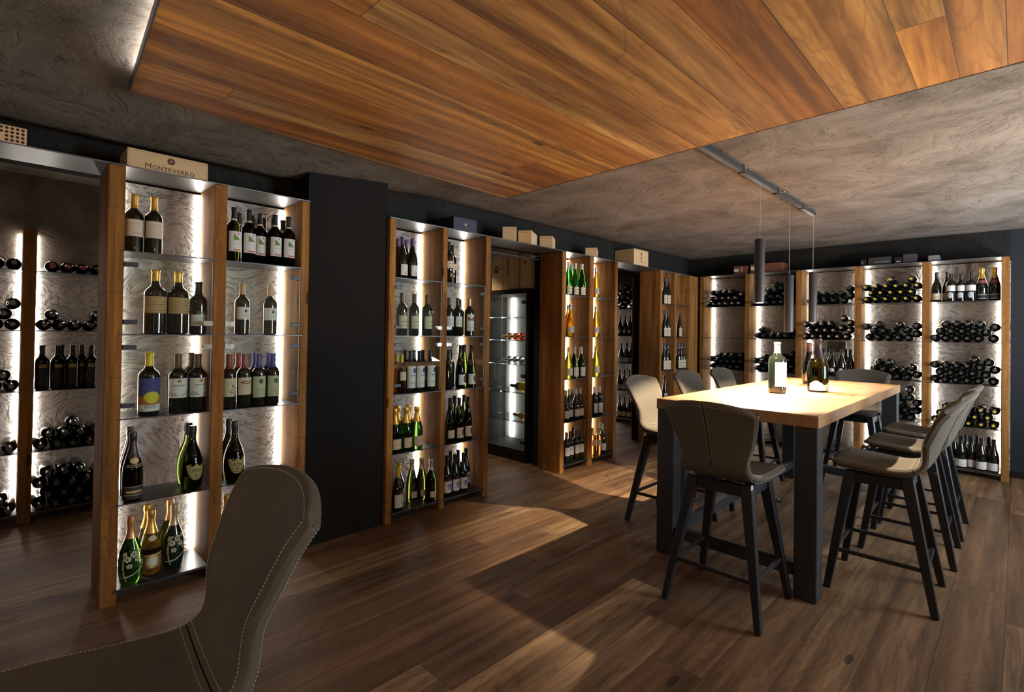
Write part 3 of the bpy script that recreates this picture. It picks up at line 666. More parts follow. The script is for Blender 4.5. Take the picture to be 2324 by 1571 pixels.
STAND=[
('L', 0, 1, 'goldcap', [(0.487, 0.13), (0.553, 0.12)]),
('L', 0, 2, 'magnum', [(0.589, 0.1), (0.664, 0.1)]),
('L', 0, 2, 'upper', [(0.747, 0.09)]),
('L', 0, 3, 'sunset', [(0.548, 0.08)]),
('L', 0, 3, 'estate', [(0.687, 0.09), (0.772, 0.08), (0.773, 0.19)]),
('L', 0, 4, 'darkchamp', [(0.486, 0.05), (0.49, 0.135), (0.495, 0.215)]),
('L', 0, 4, 'shield', [(0.743, 0.08), (0.758, 0.18)]),
('L', 0, 5, 'flowergreen', [(0.485, 0.05)]),
('L', 0, 5, 'clearchamp', [(0.574, 0.1), (0.576, 0.2)]),
('L', 0, 5, 'flowerdark', [(0.675, 0.11)]),
('L', 0, 5, 'flowergreen', [(0.678, 0.21)]),
('L', 1, 1, 'greenhill', [(0.914, 0.05), (0.991, 0.05), (1.067, 0.1), (1.136, 0.06), (1.214, 0.06), (0.981, 0.18), (1.056, 0.19), (1.139, 0.2), (1.2, 0.17), (1.274, 0.17)]),
('L', 1, 2, 'diamond', [(0.978, 0.09), (1.127, 0.09)]),
('L', 1, 3, 'snake', [(0.907, 0.06)]),
('L', 1, 3, 'oval', [(0.979, 0.06), (0.985, 0.16)]),
('L', 1, 3, 'star', [(1.06, 0.06), (1.136, 0.06), (1.072, 0.155), (1.148, 0.155)]),
('L', 1, 4, 'shield', [(0.945, 0.07), (0.947, 0.17)]),
('L', 1, 5, 'clearchamp', [(0.923, 0.1)]),
('L', 2, 1, 'purple', [(2.0, 0.05), (2.083, 0.05), (2.022, 0.14), (2.095, 0.15)]),
('L', 2, 2, 'crest', [(2.018, 0.07), (2.121, 0.07), (2.234, 0.07)]),
('L', 2, 3, 'rose', [(2.013, 0.05), (2.024, 0.13)]),
('L', 2, 3, 'blueoval', [(2.099, 0.07), (2.172, 0.07), (2.27, 0.07), (2.129, 0.17), (2.209, 0.18), (2.293, 0.18)]),
('L', 2, 4, 'goldchamp', [(1.964, 0.05), (2.03, 0.05), (2.128, 0.05), (2.067, 0.16), (2.142, 0.16)]),
('L', 2, 5, 'yellowcap', [(1.99, 0.045), (2.062, 0.14)]),
('L', 2, 5, 'silvercap', [(2.184, 0.12), (2.239, 0.1), (2.279, 0.06)]),
('L', 3, 1, 'greenbordeaux', [(2.418, 0.06), (2.532, 0.16)]),
('L', 3, 2, 'plain', [(2.431, 0.06), (2.513, 0.06), (2.617, 0.16)]),
('L', 3, 2, 'picture', [(2.633, 0.06)]),
('L', 3, 3, 'black', [(2.435, 0.06), (2.531, 0.16)]),
('L', 3, 3, 'redspot', [(2.552, 0.06), (2.659, 0.06), (2.671, 0.16)]),
('L', 3, 4, 'plainburg', [(2.464, 0.07)]),
('L', 3, 4, 'redspot', [(2.537, 0.05), (2.632, 0.06)]),
('L', 3, 4, 'plainburg', [(2.588, 0.17), (2.683, 0.17)]),
('L', 3, 5, 'bluesplash', [(2.427, 0.05), (2.501, 0.05), (2.585, 0.05), (2.54, 0.15), (2.62, 0.15), (2.693, 0.15)]),
('L', 4, 1, 'green', [(3.867, 0.05), (3.999, 0.07), (4.08, 0.05), (4.055, 0.16)]),
('L', 4, 2, 'amber', [(3.915, 0.06), (3.995, 0.15)]),
('L', 4, 3, 'lime', [(3.884, 0.05)]),
('L', 4, 3, 'creamcap', [(3.992, 0.06), (4.087, 0.05)]),
('L', 4, 4, 'whitecap', [(3.853, 0.05), (3.949, 0.08), (4.017, 0.06), (4.122, 0.07), (4.137, 0.17)]),
('L', 4, 5, 'plain', [(3.868, 0.05), (3.942, 0.06), (4.039, 0.06), (4.122, 0.06), (4.112, 0.16)]),
('L', 5, 1, 'amberflute', [(4.361, 0.08)]),
('L', 5, 2, 'amberflute', [(4.366, 0.08)]),
('L', 5, 3, 'lime', [(4.375, 0.08)]),
('L', 5, 4, 'pinkcap', [(4.329, 0.06), (4.418, 0.06)]),
('L', 5, 5, 'rose', [(4.354, 0.08), (4.392, 0.06)]),
('L', 5, 5, 'whitecap', [(4.482, 0.06), (4.641, 0.13)]),
('L', 6, 1, 'flute', [(5.773, 0.06), (5.855, 0.06)]),
('L', 6, 2, 'flute', [(5.772, 0.06), (5.859, 0.06)]),
('L', 6, 3, 'flute', [(5.75, 0.05), (5.833, 0.05), (5.953, 0.06)]),
('L', 6, 4, 'flute', [(5.87, 0.1)]),
('L', 7, 2, 'flute', [(6.16, 0.06)]),
('L', 7, 3, 'flute', [(6.164, 0.06), (6.255, 0.06), (6.347, 0.06)]),
('B', 0, 3, 'goldband', [(0.229, 0.06), (0.286, 0.06), (0.377, 0.05), (0.441, 0.12), (0.495, 0.06), (0.337, 0.16), (0.556, 0.06), (0.552, 0.16)]),
('R', 2, 3, 'ovalburg', [(1.347, 0.06), (1.419, 0.06), (1.491, 0.06), (1.561, 0.06), (1.635, 0.06), (1.72, 0.06), (1.347, 0.17), (1.501, 0.17), (1.651, 0.17)]),
('R', 4, 1, 'darkburg', [(2.422, 0.1), (2.491, 0.1)]),
('R', 4, 1, 'whiteband', [(2.564, 0.07), (2.622, 0.07), (2.681, 0.07)]),
('R', 4, 1, 'foilchamp', [(2.786, 0.1), (2.858, 0.1)]),
('R', 4, 5, 'lowlabel', [(2.47, 0.05), (2.549, 0.05), (2.636, 0.05), (2.704, 0.09), (2.778, 0.05), (2.865, 0.05), (2.499, 0.17), (2.585, 0.17), (2.664, 0.17), (2.737, 0.17), (2.815, 0.17)]),
('R', 5, 2, 'ovalburg', [(-1.221, 0.06), (-1.144, 0.06), (-1.076, 0.06)]),
('R', 5, 3, 'lowlabel', [(-1.207, 0.06), (-1.108, 0.06), (-1.085, 0.12)]),
('R', 5, 4, 'lowlabel', [(-1.224, 0.06), (-1.148, 0.06), (-1.072, 0.06)]),
('R', 5, 5, 'darkburg', [(-1.218, 0.06), (-1.142, 0.06), (-1.067, 0.06)])]
# ------------------------------------------------------------------ bottles
BORD=[(0,.003),(.030,0),(.0372,.006),(.0375,.18),(.0365,.196),(.031,.21),(.020,.222),(.0155,.232),(.0138,.25),(.0135,.286),(.0150,.287),(.0150,.297),(.0135,.30),(0,.30)]
BURG=[(0,.003),(.034,0),(.0410,.007),(.0412,.125),(.0390,.148),(.032,.175),(.0235,.203),(.0170,.228),(.0145,.245),(.0138,.285),(.0152,.287),(.0150,.298),(0,.30)]
FLUT=[(0,.003),(.031,0),(.0372,.006),(.0372,.13),(.0350,.155),(.0290,.19),(.0220,.23),(.0165,.262),(.0140,.285),(.0135,.325),(.0148,.327),(.0146,.336),(0,.338)]
CHMP=[(0,.004),(.036,0),(.0440,.008),(.0442,.135),(.0415,.16),(.0335,.192),(.0240,.224),(.0175,.25),(.0158,.27),(.0160,.284),(.0182,.287),(.0185,.305),(.0160,.316),(0,.317)]
SHLD=[(0,.004),(.036,0),(.0450,.010),(.0505,.06),(.0510,.10),(.0470,.145),(.0360,.185),(.0235,.218),(.0172,.245),(.0158,.27),(.0178,.285),(.0182,.305),(.0160,.318),(0,.32)]
def scl(p,sr,sz): return [(r*sr,z*sz) for r,z in p]
MAGN=scl(BORD,1.32,1.10)
def rad_at(prof,z):
    for (r0,z0),(r1,z1) in zip(prof[1:],prof[2:]):
        if z0<=z<=z1 and z1>z0: return r0+(r1-r0)*(z-z0)/(z1-z0)
    return prof[2][0]
def capmesh(prof,z0):
    top=prof[-1][1]; pr=[(rad_at(prof,z0)+.0002,z0)]
    pr+=[(rad_at(prof,z0)+.0008,z0+.0005)]+[(r+.0008,z) for r,z in prof if z>z0+.001 and z<top-.0001]+[(prof[-2][0]+.0008,top+.0006),(0,top+.0008)]
    return MB().lathe(pr,18)
def labmesh(prof,z0,z1,ang,paint,nu=22,nv=22,shape=None):
    mb=MB(); pal=[]; 
    for j in range(nv+1):
        z=z0+(z1-z0)*j/nv; r=rad_at(prof,z)+.0007
        for i in range(nu+1):
            a=-PI/2-ang+2*ang*i/nu; mb.v.append((r*math.cos(a),r*math.sin(a),z))
    for j in range(nv):
        for i in range(nu):
            u=(i+.5)/nu; v=(j+.5)/nv
            if shape and not shape(u,v): continue
            c=paint(u,v)
            if c not in pal: pal.append(c)
            a=j*(nu+1)+i; mb.f.append([a,a+1,a+nu+2,a+nu+1]); mb.m.append(pal.index(c))
    return mb,[LB[c] for c in pal]
def lettering(prof,body,size,zc,parent,mat,name='lettering',uoff=0.,vertical=False,sx=1.):
    me=text_mesh(body,size,extr=.0001); me.materials.clear(); me.materials.append(mat)
    for v in me.vertices:
        x,y=v.co.x*sx,v.co.y
        if vertical: x,y=-(y-size*.35),x
        z=zc+y; r=rad_at(prof,z)+.0012; a=-PI/2+(x+uoff)/r
        v.co=(r*math.cos(a),r*math.sin(a),z)
    o=bpy.data.objects.new(name,me); COL.objects.link(o); o.parent=parent; return o
def lines(base,mark_shade,rows,w=.3):
    def f(u,v):
        for (v0,v1,hw) in rows:
            if v0<=v<=v1 and abs(u-.5)<hw: return mark_shade
        return base
    return f
def disc(u,v,cu,cv,ru,rv): return ((u-cu)/ru)**2+((v-cv)/rv)**2<1
def P_green(u,v):
    if .56<v<.86 and .3<u<.72: return 'g' if (v-.56)<.30*(1-abs((u-.3)/.42)**1.2)+.02 else 'w'
    if .86<v<.93 and disc(u,v,.6,.9,.06,.03): return 'm'
    if .05<v<.12 and .30<u<.74: return 'r' if (u*40)%3>.8 else 'o'
    if .40<v<.44 and .3<u<.75: return 's'
    return 'w'
def P_sun(u,v):
    if v<.20: return 'w' if not (.10<v<.15 and .3<u<.7) else 's'
    if disc(u,v,.55,.42,.28,.17): return 'y'
    if v<.45: return 'o'
    return 'u'
def P_est(u,v):
    if disc(u,v,.5,.86,.09,.08): return 'o'
    if .08<v<.36 and v<.22+.10*math.sin(u*9)+.04*math.sin(u*23): return 's'
    return 'w'
def P_diam(u,v):
    if abs(u-.5)/.09+abs(v-.68)/.16<1: return 'k'
    if .9<v<.95 and abs(u-.5)<.05: return 'k'
    if .28<v<.31 and abs(u-.5)<.25: return 's'
    return 'w'
def P_star(u,v):
    if disc(u,v,.5,.76,.14,.115): 
        d=math.hypot((u-.5)/.14,(v-.76)/.115); a=math.atan2((v-.76)/.115,(u-.5)/.14)
        return 'e' if (.12<d<.7 and abs(math.sin(a*4))<.38) else 'k'
    if .05<v<.42 and int(v*26)%3==0 and abs(u-.5)<.32: return 'v' if int(u*31)%3 else 'e'
    return 'e'
def P_snake(u,v):
    x=(u-.62)/.22; y=(v-.34)/.26; d=math.hypot(x,y); a=math.atan2(y,x)
    return 'k' if abs(d-(.75+.35*math.sin(a*4)))<.13 and v<.7 else ('s' if .72<v<.75 and abs(u-.5)<.3 else 'c')
def P_oval(u,v):
    if disc(u,v,.5,.72,.34,.10): return 'n' if not disc(u,v,.55,.72,.2,.04) else 'c'
    if .4<v<.44 and abs(u-.5)<.22: return 's'
    return 'c'
def P_tan(u,v): return 'n' if (int(v*24)%4==0 and abs(u-.5)<.40 and int(u*33)%4) or (.45<v<.56 and abs(math.sin(u*40))<.4) else 't'
def P_gold(u,v): return 's' if (disc(u,v,.42,.2,.07,.07) or disc(u,v,.6,.2,.07,.07) or (.7<v<.74 and abs(u-.5)<.2)) else 'c'
def P_crest(u,v):
    if abs(u-.5)<.12 and v>.82 and abs(math.sin(u*25))<.8: return 'd'
    return 'n' if (.42<v<.46 and abs(u-.5)<.25) or (.18<v<.2 and abs(u-.5)<.3) else ('e' if v<.8 else 'k')
def P_blue(u,v): return 'u' if disc(u,v,.6,.8,.16,.13) else ('p' if .55<v<.58 and .3<u<.7 else ('s' if .2<v<.24 and abs(u-.5)<.3 else 'w'))
def P_red(u,v):
    if disc(u,v,.66,.55,.24,.34): return 'm' if (math.hypot((u-.66)/.24,(v-.55)/.34)*6)%1.6>.35 else 'n'
    return 'w'
def P_splash(u,v):
    if disc(u,v,.55,.62,.30,.16) or disc(u,v,.45,.38,.1,.16) or disc(u,v,.62,.3,.05,.2): return 'p'
    return 'w'
def P_G(u,v): return 'k' if (u<.03 or u>.97 or v<.03 or v>.97) else 'w'
def P_pic(u,v): return 'n' if .62<v<.92 and .1<u<.9 and v<.72+.12*abs(math.sin(u*8)) else ('s' if .2<v<.24 else 'w')
def P_pl(u,v): return 's' if (.62<v<.68 and abs(u-.5)<.3) or (.3<v<.33 and abs(u-.5)<.22) else 'w'
def P_cr(u,v): return 'n' if (.6<v<.67 and abs(u-.5)<.3) or (.25<v<.3 and abs(u-.5)<.25) else 'c'
def P_frame(u,v): return 'v' if (.06<u<.10 or .90<u<.94 or .06<v<.10 or .90<v<.94) else ('v' if .45<v<.52 and abs(u-.5)<.25 else 'c')
def S_shield(u,v):
    x=abs(u-.5)*2
    return v>.92*x**2.6 and v<.90+.07*math.cos(x*PI*2.6) and x<.97
def P_shield(u,v):
    x=abs(u-.5)*2; e=v-.92*x**2.6
    return 'k' if (.10<e<.13 and v<.85) or (abs(u-.5)<.05 and .26<v<.33) or (.6<v<.63 and abs(u-.5)<.2) or (.5<v<.52 and abs(u-.5)<.25) else 'v'
def S_oval(u,v): return disc(u,v,.5,.5,.5,.5)
def flowers(u,v):
    for (a,b,s) in ((.3,.66,.11),(.5,.78,.12),(.62,.62,.10),(.36,.45,.09),(.75,.5,.09),(.2,.8,.08),(.72,.84,.08)):
        d=math.hypot((u-a)/s,(v-b)/(s*.8)); 
        if .22<d<1 and abs(math.sin(math.atan2(v-b,u-a)*2.5))>.25: return True
    if abs(v-(.12+.5*(u-.1)**2))<.018: return True
    if abs(u-(.16+.35*(v-.5)**2))<.02 and v<.8: return True
    return False
# key: (profile, glass, capsule, capsule z0, [(z0,z1,ang,paint,shape)], description)
def mk(prof,glass,capc,cz,labs,desc,texts=()): return dict(p=prof,g=glass,c=CAPS[capc],cz=cz,l=labs,d=desc,t=texts)
MG=scl(BORD,1.30,1.09)
TYPES=dict(
 goldcap=mk(scl(BORD,1.06,1.0),G_DARK,'gold',.228,[(.085,.17,1.25,P_gold,None)],'dark bottle with gold capsule and cream label'),
 magnum=mk(MG,G_DARK,'gold',.270,[(.105,.19,1.3,P_tan,None)],'big dark bottle with tan handwritten label'),
 upper=mk(scl(BORD,1.1,.93),G_DARK,'black',.215,[(.045,.105,1.3,P_pl,None)],'dark bottle with low white label',[('GAJA',.021,.109,LB['w'],0.,False,1.)]),
 sunset=mk(scl(BORD,1.24,1.03),G_DARK,'yel',.243,[(.02,.185,1.35,P_sun,None)],'bottle with blue and yellow sunset label',[('TESTAMATTA',.009,.047,LB['k'],0.,False,1.)]),
 estate=mk(scl(BORD,1.16,1.0),G_DARK,'brown',.225,[(.075,.175,1.25,P_est,None)],'dark bottle with white mountain label',[('MONTEVERRO',.0095,.135,LB['k'],0.,False,1.)]),
 darkchamp=mk(scl(CHMP,.96,1.04),G_OLIVE,'violet',.205,[(.03,.075,1.2,lines('k','d',[(.3,.5,.34),(.9,.96,.5),(.02,.08,.5)]),None),(.012,.03,1.2,lines('k','k',[]),None),(.165,.18,1.1,lines('k','d',[(.1,.3,.4),(.7,.9,.4)]),None)],'black champagne bottle with gold medallion',[('POL ROGER',.012,.262,CAPS['lightgold'],0.,True,1.),('Pol Roger',.016,.048,CAPS['lightgold'],0.,False,1.)]),
 shield=mk(scl(SHLD,1.05,1.02),G_OLIVE,'black',.262,[(.05,.135,.95,P_shield,S_shield)],'bulbous green bottle with olive shield label'),
 flowergreen=mk(scl(SHLD,.98,1.0),G_CHAMP,'copper',.215,[(.02,.18,1.35,lambda u,v:'e',flowers)],'green champagne bottle painted with white flowers'),
 flowerdark=mk(scl(SHLD,.94,1.0),plain('dark_green_glass',(.006,.016,.006),.06,noise=0,Coat_Weight=.6),'lightgold',.215,[(.02,.19,1.35,lambda u,v:'e',flowers)],'dark champagne bottle painted with white flowers'),
 clearchamp=mk(CHMP,G_GOLD,'gold',.205,[(.035,.105,1.3,lambda u,v:('w' if disc(u,v,.5,.5,.14,.3) else ('d' if disc(u,v,.5,.5,.24,.46) or v>.92 else 'n')),None),(.17,.195,.5,lambda u,v:'c',S_oval)],'clear golden champagne bottle with dark band label'),
 greenhill=mk(BORD,G_OLIVE,'black',.24,[(.055,.165,1.1,P_green,None),(.228,.238,3.1,lambda u,v:'c',None)],'bottle with green hill picture label'),
 diamond=mk(scl(BORD,1.04,.96),G_DARK,'tan',.225,[(.085,.155,1.25,P_diam,None)],'dark bottle with black diamond on white label'),
 snake=mk(scl(BORD,1.0,.98),G_DARK,'red',.215,[(.065,.165,1.2,P_snake,None)],'dark bottle with curling snake label'),
 oval=mk(scl(BORD,1.0,.98),G_DARK,'red',.215,[(.07,.165,1.2,P_oval,None)],'dark bottle with oval sketch label'),
 star=mk(scl(BORD,1.0,.98),G_DARK,'blue',.215,[(.05,.168,1.2,P_star,None)],'dark bottle with blue capsule and star label'),
 purple=mk(scl(BURG,.93,.97),G_DARK,'purple',.235,[(.02,.10,.9,P_G,None)],'dark bottle with purple capsule and framed white label',[('G',.03,.03,LB['k'],.004,False,1.)]),
 crest=mk(BORD,G_DARK,'brown',.235,[(.05,.165,1.2,P_crest,None)],'dark bottle with sage label and gold crest'),
 rose=mk(scl(BORD,.85,.9),G_ROSE,'yellow',.215,[(.09,.15,1.0,lambda u,v:'c',None)],'clear bottle of orange rose wine'),
 blueoval=mk(scl(BORD,1.02,.98),G_DARK,'violet',.225,[(.03,.185,1.3,P_blue,None)],'dark bottle with blue spot on white label'),
 goldchamp=mk(scl(CHMP,1.0,.95),G_CHAMP,'gold',.195,[(.025,.095,1.0,P_frame,None)],'green champagne bottle with gold foil and cream label'),
 yellowcap=mk(scl(BURG,.95,.98),G_DARK,'yellow',.225,[(.02,.11,1.1,lambda u,v:('s' if disc(u,v,.6,.45,.12,.16) else 'w'),None)],'dark bottle with yellow capsule and white label'),
 silvercap=mk(scl(CHMP,.9,.96),G_OLIVE,'silver',.225,[(.03,.075,.75,lambda u,v:'c',None)],'green bottle with silver foil and small cream label'),
 greenbordeaux=mk(scl(BORD,1.,1.05),G_DARK,'black',.24,[(.115,.165,1.2,P_cr,None)],'dark green bottle with high cream label'),
 plain=mk(scl(BORD,.96,.97),G_DARK,'brown',.235,[(.07,.15,1.15,P_pl,None)],'dark bottle with plain white label'),
 picture=mk(scl(BORD,1.0,.99),G_DARK,'copper',.235,[(.04,.17,1.25,P_pic,None)],'dark bottle with landscape picture label'),
 black=mk(scl(BORD,1.,.98),G_DARK,'black',.235,[],'unlabelled black bottle'),
 redspot=mk(scl(FLUT,1.0,.98),G_OLIVE,'black',.27,[(.025,.105,1.2,P_red,None)],'tall bottle with maroon spot on white label'),
 plainburg=mk(scl(FLUT,1.,.98),G_OLIVE,'black',.27,[(.03,.09,1.0,P_pl,None)],'tall green bottle with plain label'),
 bluesplash=mk(scl(BURG,.93,1.0),G_DARK,'black',.245,[(.03,.115,1.2,P_splash,None)],'dark bottle with pale blue splash label'),
 green=mk(scl(FLUT,1.,.94),G_GREEN,'white',.262,[(.01,.085,1.1,P_cr,None)],'slim bright green bottle with cream label'),
 amber=mk(scl(FLUT,1.,.92),G_AMBER,'silver',.262,[(.04,.095,1.2,lambda u,v:('n' if disc(u,v,.5,.62,.1,.2) else 's'),None)],'amber wine bottle with grey label'),
 amberflute=mk(scl(FLUT,.95,.92),G_AMBER,'silver',.262,[(.04,.10,1.2,lambda u,v:('n' if disc(u,v,.5,.62,.1,.2) else 's'),None)],'slim amber bottle with grey label'),
 lime=mk(BURG,G_LIME,'yellow',.25,[(.03,.10,1.1,P_frame,None)],'lime yellow glass bottle'),
 creamcap=mk(BURG,G_OLIVE,'cream',.235,[(.015,.105,1.1,P_frame,None)],'green bottle with cream capsule and framed label'),
 whitecap=mk(scl(BURG,.93,.98),G_DARK,'white',.24,[(.03,.10,1.1,P_pl,None)],'dark bottle with white capsule'),
 pinkcap=mk(scl(BORD,.97,.98),G_DARK,'pink',.235,[(.03,.13,1.1,P_pl,None)],'dark bottle with pink capsule'),
 flute=mk(scl(FLUT,.9,.98),G_DARK,'violet',.275,[(.01,.115,1.1,P_cr,None)],'tall slim dark bottle with cream label'),
 goldband=mk(scl(BORD,1.02,1.0),G_DARK,'black',.235,[(.15,.158,.55,lambda u,v:'d',None),(.163,.171,.55,lambda u,v:'d',None),(.03,.148,.55,lambda u,v:'k',None)],'black bottle with two gold bands'),
 ovalburg=mk(BURG,G_DARK,'black',.25,[(.045,.088,.62,lambda u,v:'w',S_oval)],'dark bottle with white oval label'),
 darkburg=mk(BURG,G_DARK,'black',.235,[(.02,.085,1.1,P_frame,None)],'dark slope shouldered bottle with faded label'),
 whiteband=mk(scl(BORD,1.0,.9),G_DARK,'black',.205,[(.10,.155,1.2,lambda u,v:'w',None),(.03,.09,.6,lambda u,v:'s',S_oval)],'dark bottle with white band label'),
 foilchamp=mk(CHMP,G_DARK,'gold',.215,[(.015,.07,1.1,lines('k','s',[(.75,.85,.5),(.1,.2,.5)]),None),(.17,.20,.9,lambda u,v:'m',None)],'champagne bottle with gold foil top'),
 lowlabel=mk(BURG,G_DARK,'black',.24,[(.012,.082,1.35,lambda u,v:('s' if .2<v<.3 and .45<u<.7 else 'w'),None)],'dark bottle with low white label'),
)
PROTO={}
def proto(key):
    if key in PROTO: return dup(PROTO[key])
    T=TYPES[key]; t=thing('wine_bottle','x','wine bottle')
    MB().lathe(T['p'],22).build('glass_body',T['g'],t,smooth=True)
    capmesh(T['p'],T['cz']).build('capsule',T['c'],t,smooth=True)
    for z0,z1,an,pf,shp in T['l']:
        mb,ms=labmesh(T['p'],z0,z1,an,pf,shape=shp,nu=44,nv=44 if z1-z0>.03 else 8); mb.build('label',ms,t)
    for (b,sz,zc,mt,uo,vert,sx) in T['t']: lettering(T['p'],b,sz,zc,t,mt,uoff=uo,vertical=vert,sx=sx)
    if key=='darkchamp':
        mb,ms=labmesh(T['p'],.182,.212,.55,lambda u,v:'d',shape=S_oval,nu=14,nv=14); mb.build('medallion',ms,t)
    PROTO[key]=t; return t
BN={('L',0):'near rack left',('L',1):'near rack right',('L',2):'pillar rack left',('L',3):'pillar rack right',('L',4):'amber rack left',('L',5):'amber rack right',('L',6):'corner rack left',('L',7):'corner rack right',
 ('R',0):'back wall leftmost',('R',1):'back wall second',('R',2):'back wall middle',('R',3):'back wall fourth',('R',4):'back wall rightmost',('R',5):'far opening rack',('B',0):'side room right',('B',-1):'side room left'}
SN=[None,'top shelf','second shelf','third shelf','fourth shelf','bottom shelf']
ORD=['first','second','third','fourth','fifth','sixth','seventh','eighth','ninth','tenth','eleventh']
def nth(k): return ORD[k] if k<len(ORD) else str(k+1)+'th'
rr=random.Random(3)

PLACE=[]
CAMP=Vector((0,-3.023,1.32))
def stand_all():
    cells={}
    for fr,bay,sh,key,pts in STAND:
        for u,w in pts: cells.setdefault((fr,bay,sh),[]).append([key,u,w,max(r for r,z in TYPES[key]['p'])])
    for (fr,bay,sh),L in cells.items():
        a,b=BAYS[(fr,bay)]
        for it in range(400):
            mv=False
            for i in range(len(L)):
                for j in range(i+1,len(L)):
                    A,B=L[i],L[j]; du=B[1]-A[1]; dw=B[2]-A[2]; d=math.hypot(du,dw) or 1e-4; mn=A[3]+B[3]+.002
                    if d<mn:
                        k=(mn-d)/2/d; A[1]-=du*k; A[2]-=dw*k; B[1]+=du*k; B[2]+=dw*k; mv=True
            for A in L:
                r=A[3]; o1=(A[1],A[2]); A[1]=min(max(A[1],a+r+.003),b-r-.003); wl=.022 if (fr=='L' and bay in (0,1,2,3) and sh in (2,3)) else .004; A[2]=min(max(A[2],r+wl),.262-r); mv=mv or abs(o1[0]-A[1])+abs(o1[1]-A[2])>1e-5
            if not mv: break
        same={}
        for A in L: same.setdefault((A[0],0 if A[2]<.11 else 1),[]).append(A)
        for (key,row),G in same.items():
            G.sort(key=lambda q:q[1])
            for k,A in enumerate(G):
                loc_=fw(fr,A[1],A[2],SH[sh]+.0004); base=FR[fr][1]
                rot=(0,0,base+rr.uniform(-.12,.12)+(.12 if fr=='L' and bay<4 else 0.))
                lb=TYPES[key]['d']+', '+('front' if row==0 else 'rear')+('' if len(G)==1 else ' '+nth(k))+', '+SN[sh]+', '+BN[(fr,bay)]
                d=(Vector(loc_)-CAMP).length
                PLACE.append((d*(1.25 if row else 1.),key,None,loc_,rot,lb,'bottles standing on the %s, %s'%(SN[sh],BN[(fr,bay)])))
LR=.0395
def rest(placed,u):
    z=LR
    for (pu,pz) in placed:
        d=abs(u-pu)
        if d<2*LR: z=max(z,pz+math.sqrt(4*LR*LR-d*d))
    return z
def lie_all():
    for fr,bay,sh,capc,us in LYING:
        a,b=BAYS[(fr,bay)]; placed=[]
        for u in us:
            u=min(max(u,a+LR+.002),b-LR-.002); best=None
            for k in range(-12,13):
                v=min(max(u+k*.003,a+LR+.002),b-LR-.002); z=rest(placed,v)+abs(v-u)*.35
                if best is None or z<best[0]-1e-6: best=(z,v)
            v=best[1]; placed.append((v,rest(placed,v)))
        maxz=(.402-.02-LR) if sh>1 else .33
        placed=[p for p in placed if p[1]<maxz]
        rows={}
        for p in placed: rows.setdefault(int((p[1]-LR)/(LR*1.5)+.35),[]).append(p)
        for rk,(rn,ps) in enumerate(sorted(rows.items())):
            ps.sort()
            for k,(u,z) in enumerate(ps):
                loc_=fw(fr,u,.262-rr.uniform(0,.012),SH[sh]+z+.0003); rot=(PI/2,0,FR[fr][1])
                cd={'grey':'black capped'}.get(capc,capc+' capped')
                lb='%s bottle lying in row %s, %s from left, %s, %s'%(cd,['one','two','three','four','five','six','seven'][rk],nth(k),SN[sh],BN[(fr,bay)])
                d=(Vector(loc_)-CAMP).length
                PLACE.append((d*(1.15 if fr=='B' else 1.),None,capc,loc_,rot,lb,'bottles lying on the %s, %s'%(SN[sh],BN[(fr,bay)])))
stand_all(); lie_all()
LIEP={}
def lproto(c):
    if c in LIEP: return dup(LIEP[c])
    t=thing('wine_bottle','x','wine bottle')
    LB_=scl(BORD,1.04,1.); MB().lathe(LB_,20).build('glass_body',G_DARK,t,smooth=True)
    cp=capmesh(LB_,.235); n=len(cp.f); cp.lathe([(.0001,.3012),(.0125,.3012),(.0125,.3018),(0,.3018)],16,mi=1)
    cp.build('capsule',[CAPS['black'] if c=='grey' else CAPS['violet'],CAPS[c]],t,smooth=True)
    LIEP[c]=t; return t
PLACE.sort(key=lambda q:q[0])
NMAX=286
for d,key,capc,loc_,rot,lb,grp in PLACE[:NMAX]:
    t=proto(key) if key else lproto(capc)
    t.location=loc_; t.rotation_euler=rot; t['label']=lb; t['category']='wine bottle'; t['group']=grp
# the small far ones beyond that number are one object
from mathutils import Euler
vs=[];fs=[];ms=[];mats=[]
def addmesh(me,mx):
    n=len(vs); vs.extend([tuple(mx@v.co) for v in me.vertices])
    for p in me.polygons:
        fs.append([n+k for k in p.vertices]); m_=me.materials[p.material_index]
        if m_ not in mats: mats.append(m_)
        ms.append(mats.index(m_))
for d,key,capc,loc_,rot,lb,grp in PLACE[NMAX:]:
    if key and key not in PROTO: t0=proto(key); tmp=True
    elif not key and capc not in LIEP: t0=lproto(capc); tmp=True
    else: t0=PROTO[key] if key else LIEP[capc]; tmp=False
    mx=Matrix.Translation(loc_)@Euler(rot).to_matrix().to_4x4()
    for ch in t0.children: addmesh(ch.data,mx)
    if tmp:
        for ch in list(t0.children): bpy.data.objects.remove(ch)
        bpy.data.objects.remove(t0); (PROTO if key else LIEP).pop(key or capc)
me=bpy.data.meshes.new('wine_bottles'); me.from_pydata(vs,[],fs)
for m_ in mats: me.materials.append(m_)
me.polygons.foreach_set('material_index',ms); me.polygons.foreach_set('use_smooth',[True]*len(fs))
try: me.set_sharp_from_angle(angle=R(50))
except Exception: pass
o=bpy.data.objects.new('wine_bottles',me); COL.objects.link(o); o['kind']='stuff'; tag(o,'remaining small far wine bottles in the back wall and side room racks','wine bottles')
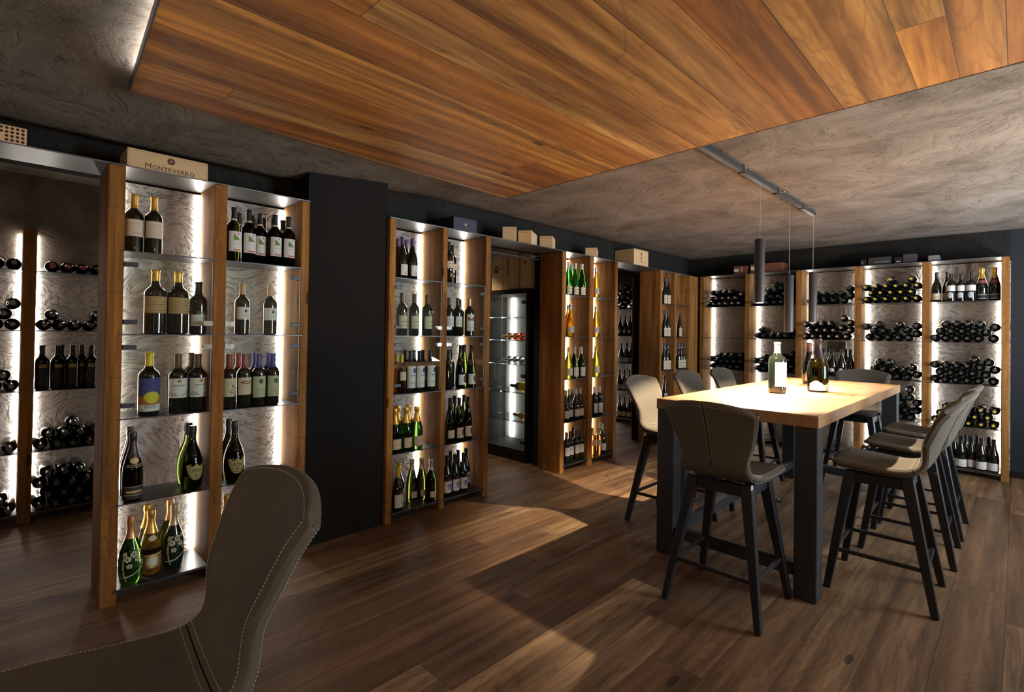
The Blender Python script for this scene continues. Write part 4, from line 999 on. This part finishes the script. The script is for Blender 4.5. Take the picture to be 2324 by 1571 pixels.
# cabinet bottles, necks to the glass doors
def cab(z,ys,glass,capc,what,r=.037,along=None):
    P=scl(BORD,r/.0375,1. if r<.045 else 1.1)
    for k,y in enumerate(ys):
        t=thing('wine_bottle','%s lying in the glass cabinet%s'%(what,'' if len(ys)==1 else ', '+nth(k)+' from right'),'wine bottle',(fx+.365,y,z+r+.0004),0,'bottles in the glass cabinet')
        t.rotation_euler=(0,-PI/2,0)
        if along: t.location=(along,y,z+r+.0004); t.rotation_euler=(-PI/2,0,0)
        MB().lathe(P,20).build('glass_body',glass,t,smooth=True); capmesh(P,.235).build('capsule',CAPS[capc],t,smooth=True)
cab(1.232,[.56,.645,.73,.815,.90],G_RED,'gold','red glass bottle with gold capsule')
cab(.982,[.56,.645,.73,.815,.90],G_CLEAR,'silver','clear bottle with silver capsule')
cab(.69,[.535],G_AMBER,'brown','big amber bottle',.05,along=3.93)
cab(.395,[.53],G_ROSE,'red','red rose bottle',along=3.94)
# bottles on the table
def tb(x,y,prof,glass,capc,cz,labs,lab,ang=0):
    t=thing('wine_bottle',lab,'wine bottle',(x,y,TH+.0004),ang,'bottles on the table')
    MB().lathe(prof,32).build('glass_body',glass,t,smooth=True); capmesh(prof,cz).build('capsule',CAPS[capc],t,smooth=True)
    for z0,z1,an,pf,shp in labs: mb,ms=labmesh(prof,z0,z1,an,pf,shape=shp); mb.build('label',ms,t)
    return t
tb(3.79,-1.848,scl(BORD,1.50,1.165),G_DARK,'grey',.272,[(.048,.212,.95,lambda u,v:('s' if .55<v<.92 and .82<u<.88 and int(v*22)%2 else 'w'),None)],'straight dark magnum with tall white label, left on the table',R(-32))
tb(4.126,-2.012,scl(BURG,1.62,1.255),G_OLIVE,'violet',.235,[(.0125,.085,1.3,lambda u,v:'c',lambda u,v: v<.55+.4*math.sin((u*1.5+.1)*PI)**2)],'round olive green bottle with wavy cream label, right on the table',R(-50))
tb(4.705,-1.806,scl(BURG,1.2,1.14),G_DARK,'brown',.27,[(.03,.09,1.1,lambda u,v:'n',None)],'dark bottle partly hidden behind the olive green one on the table',R(-50))
# tidy: depsgraph names
for o in list(bpy.data.objects):
    if o.type=='MESH' and o.parent is None and 'label' not in o.keys() and 'kind' not in o.keys(): print('UNTAGGED',o.name)
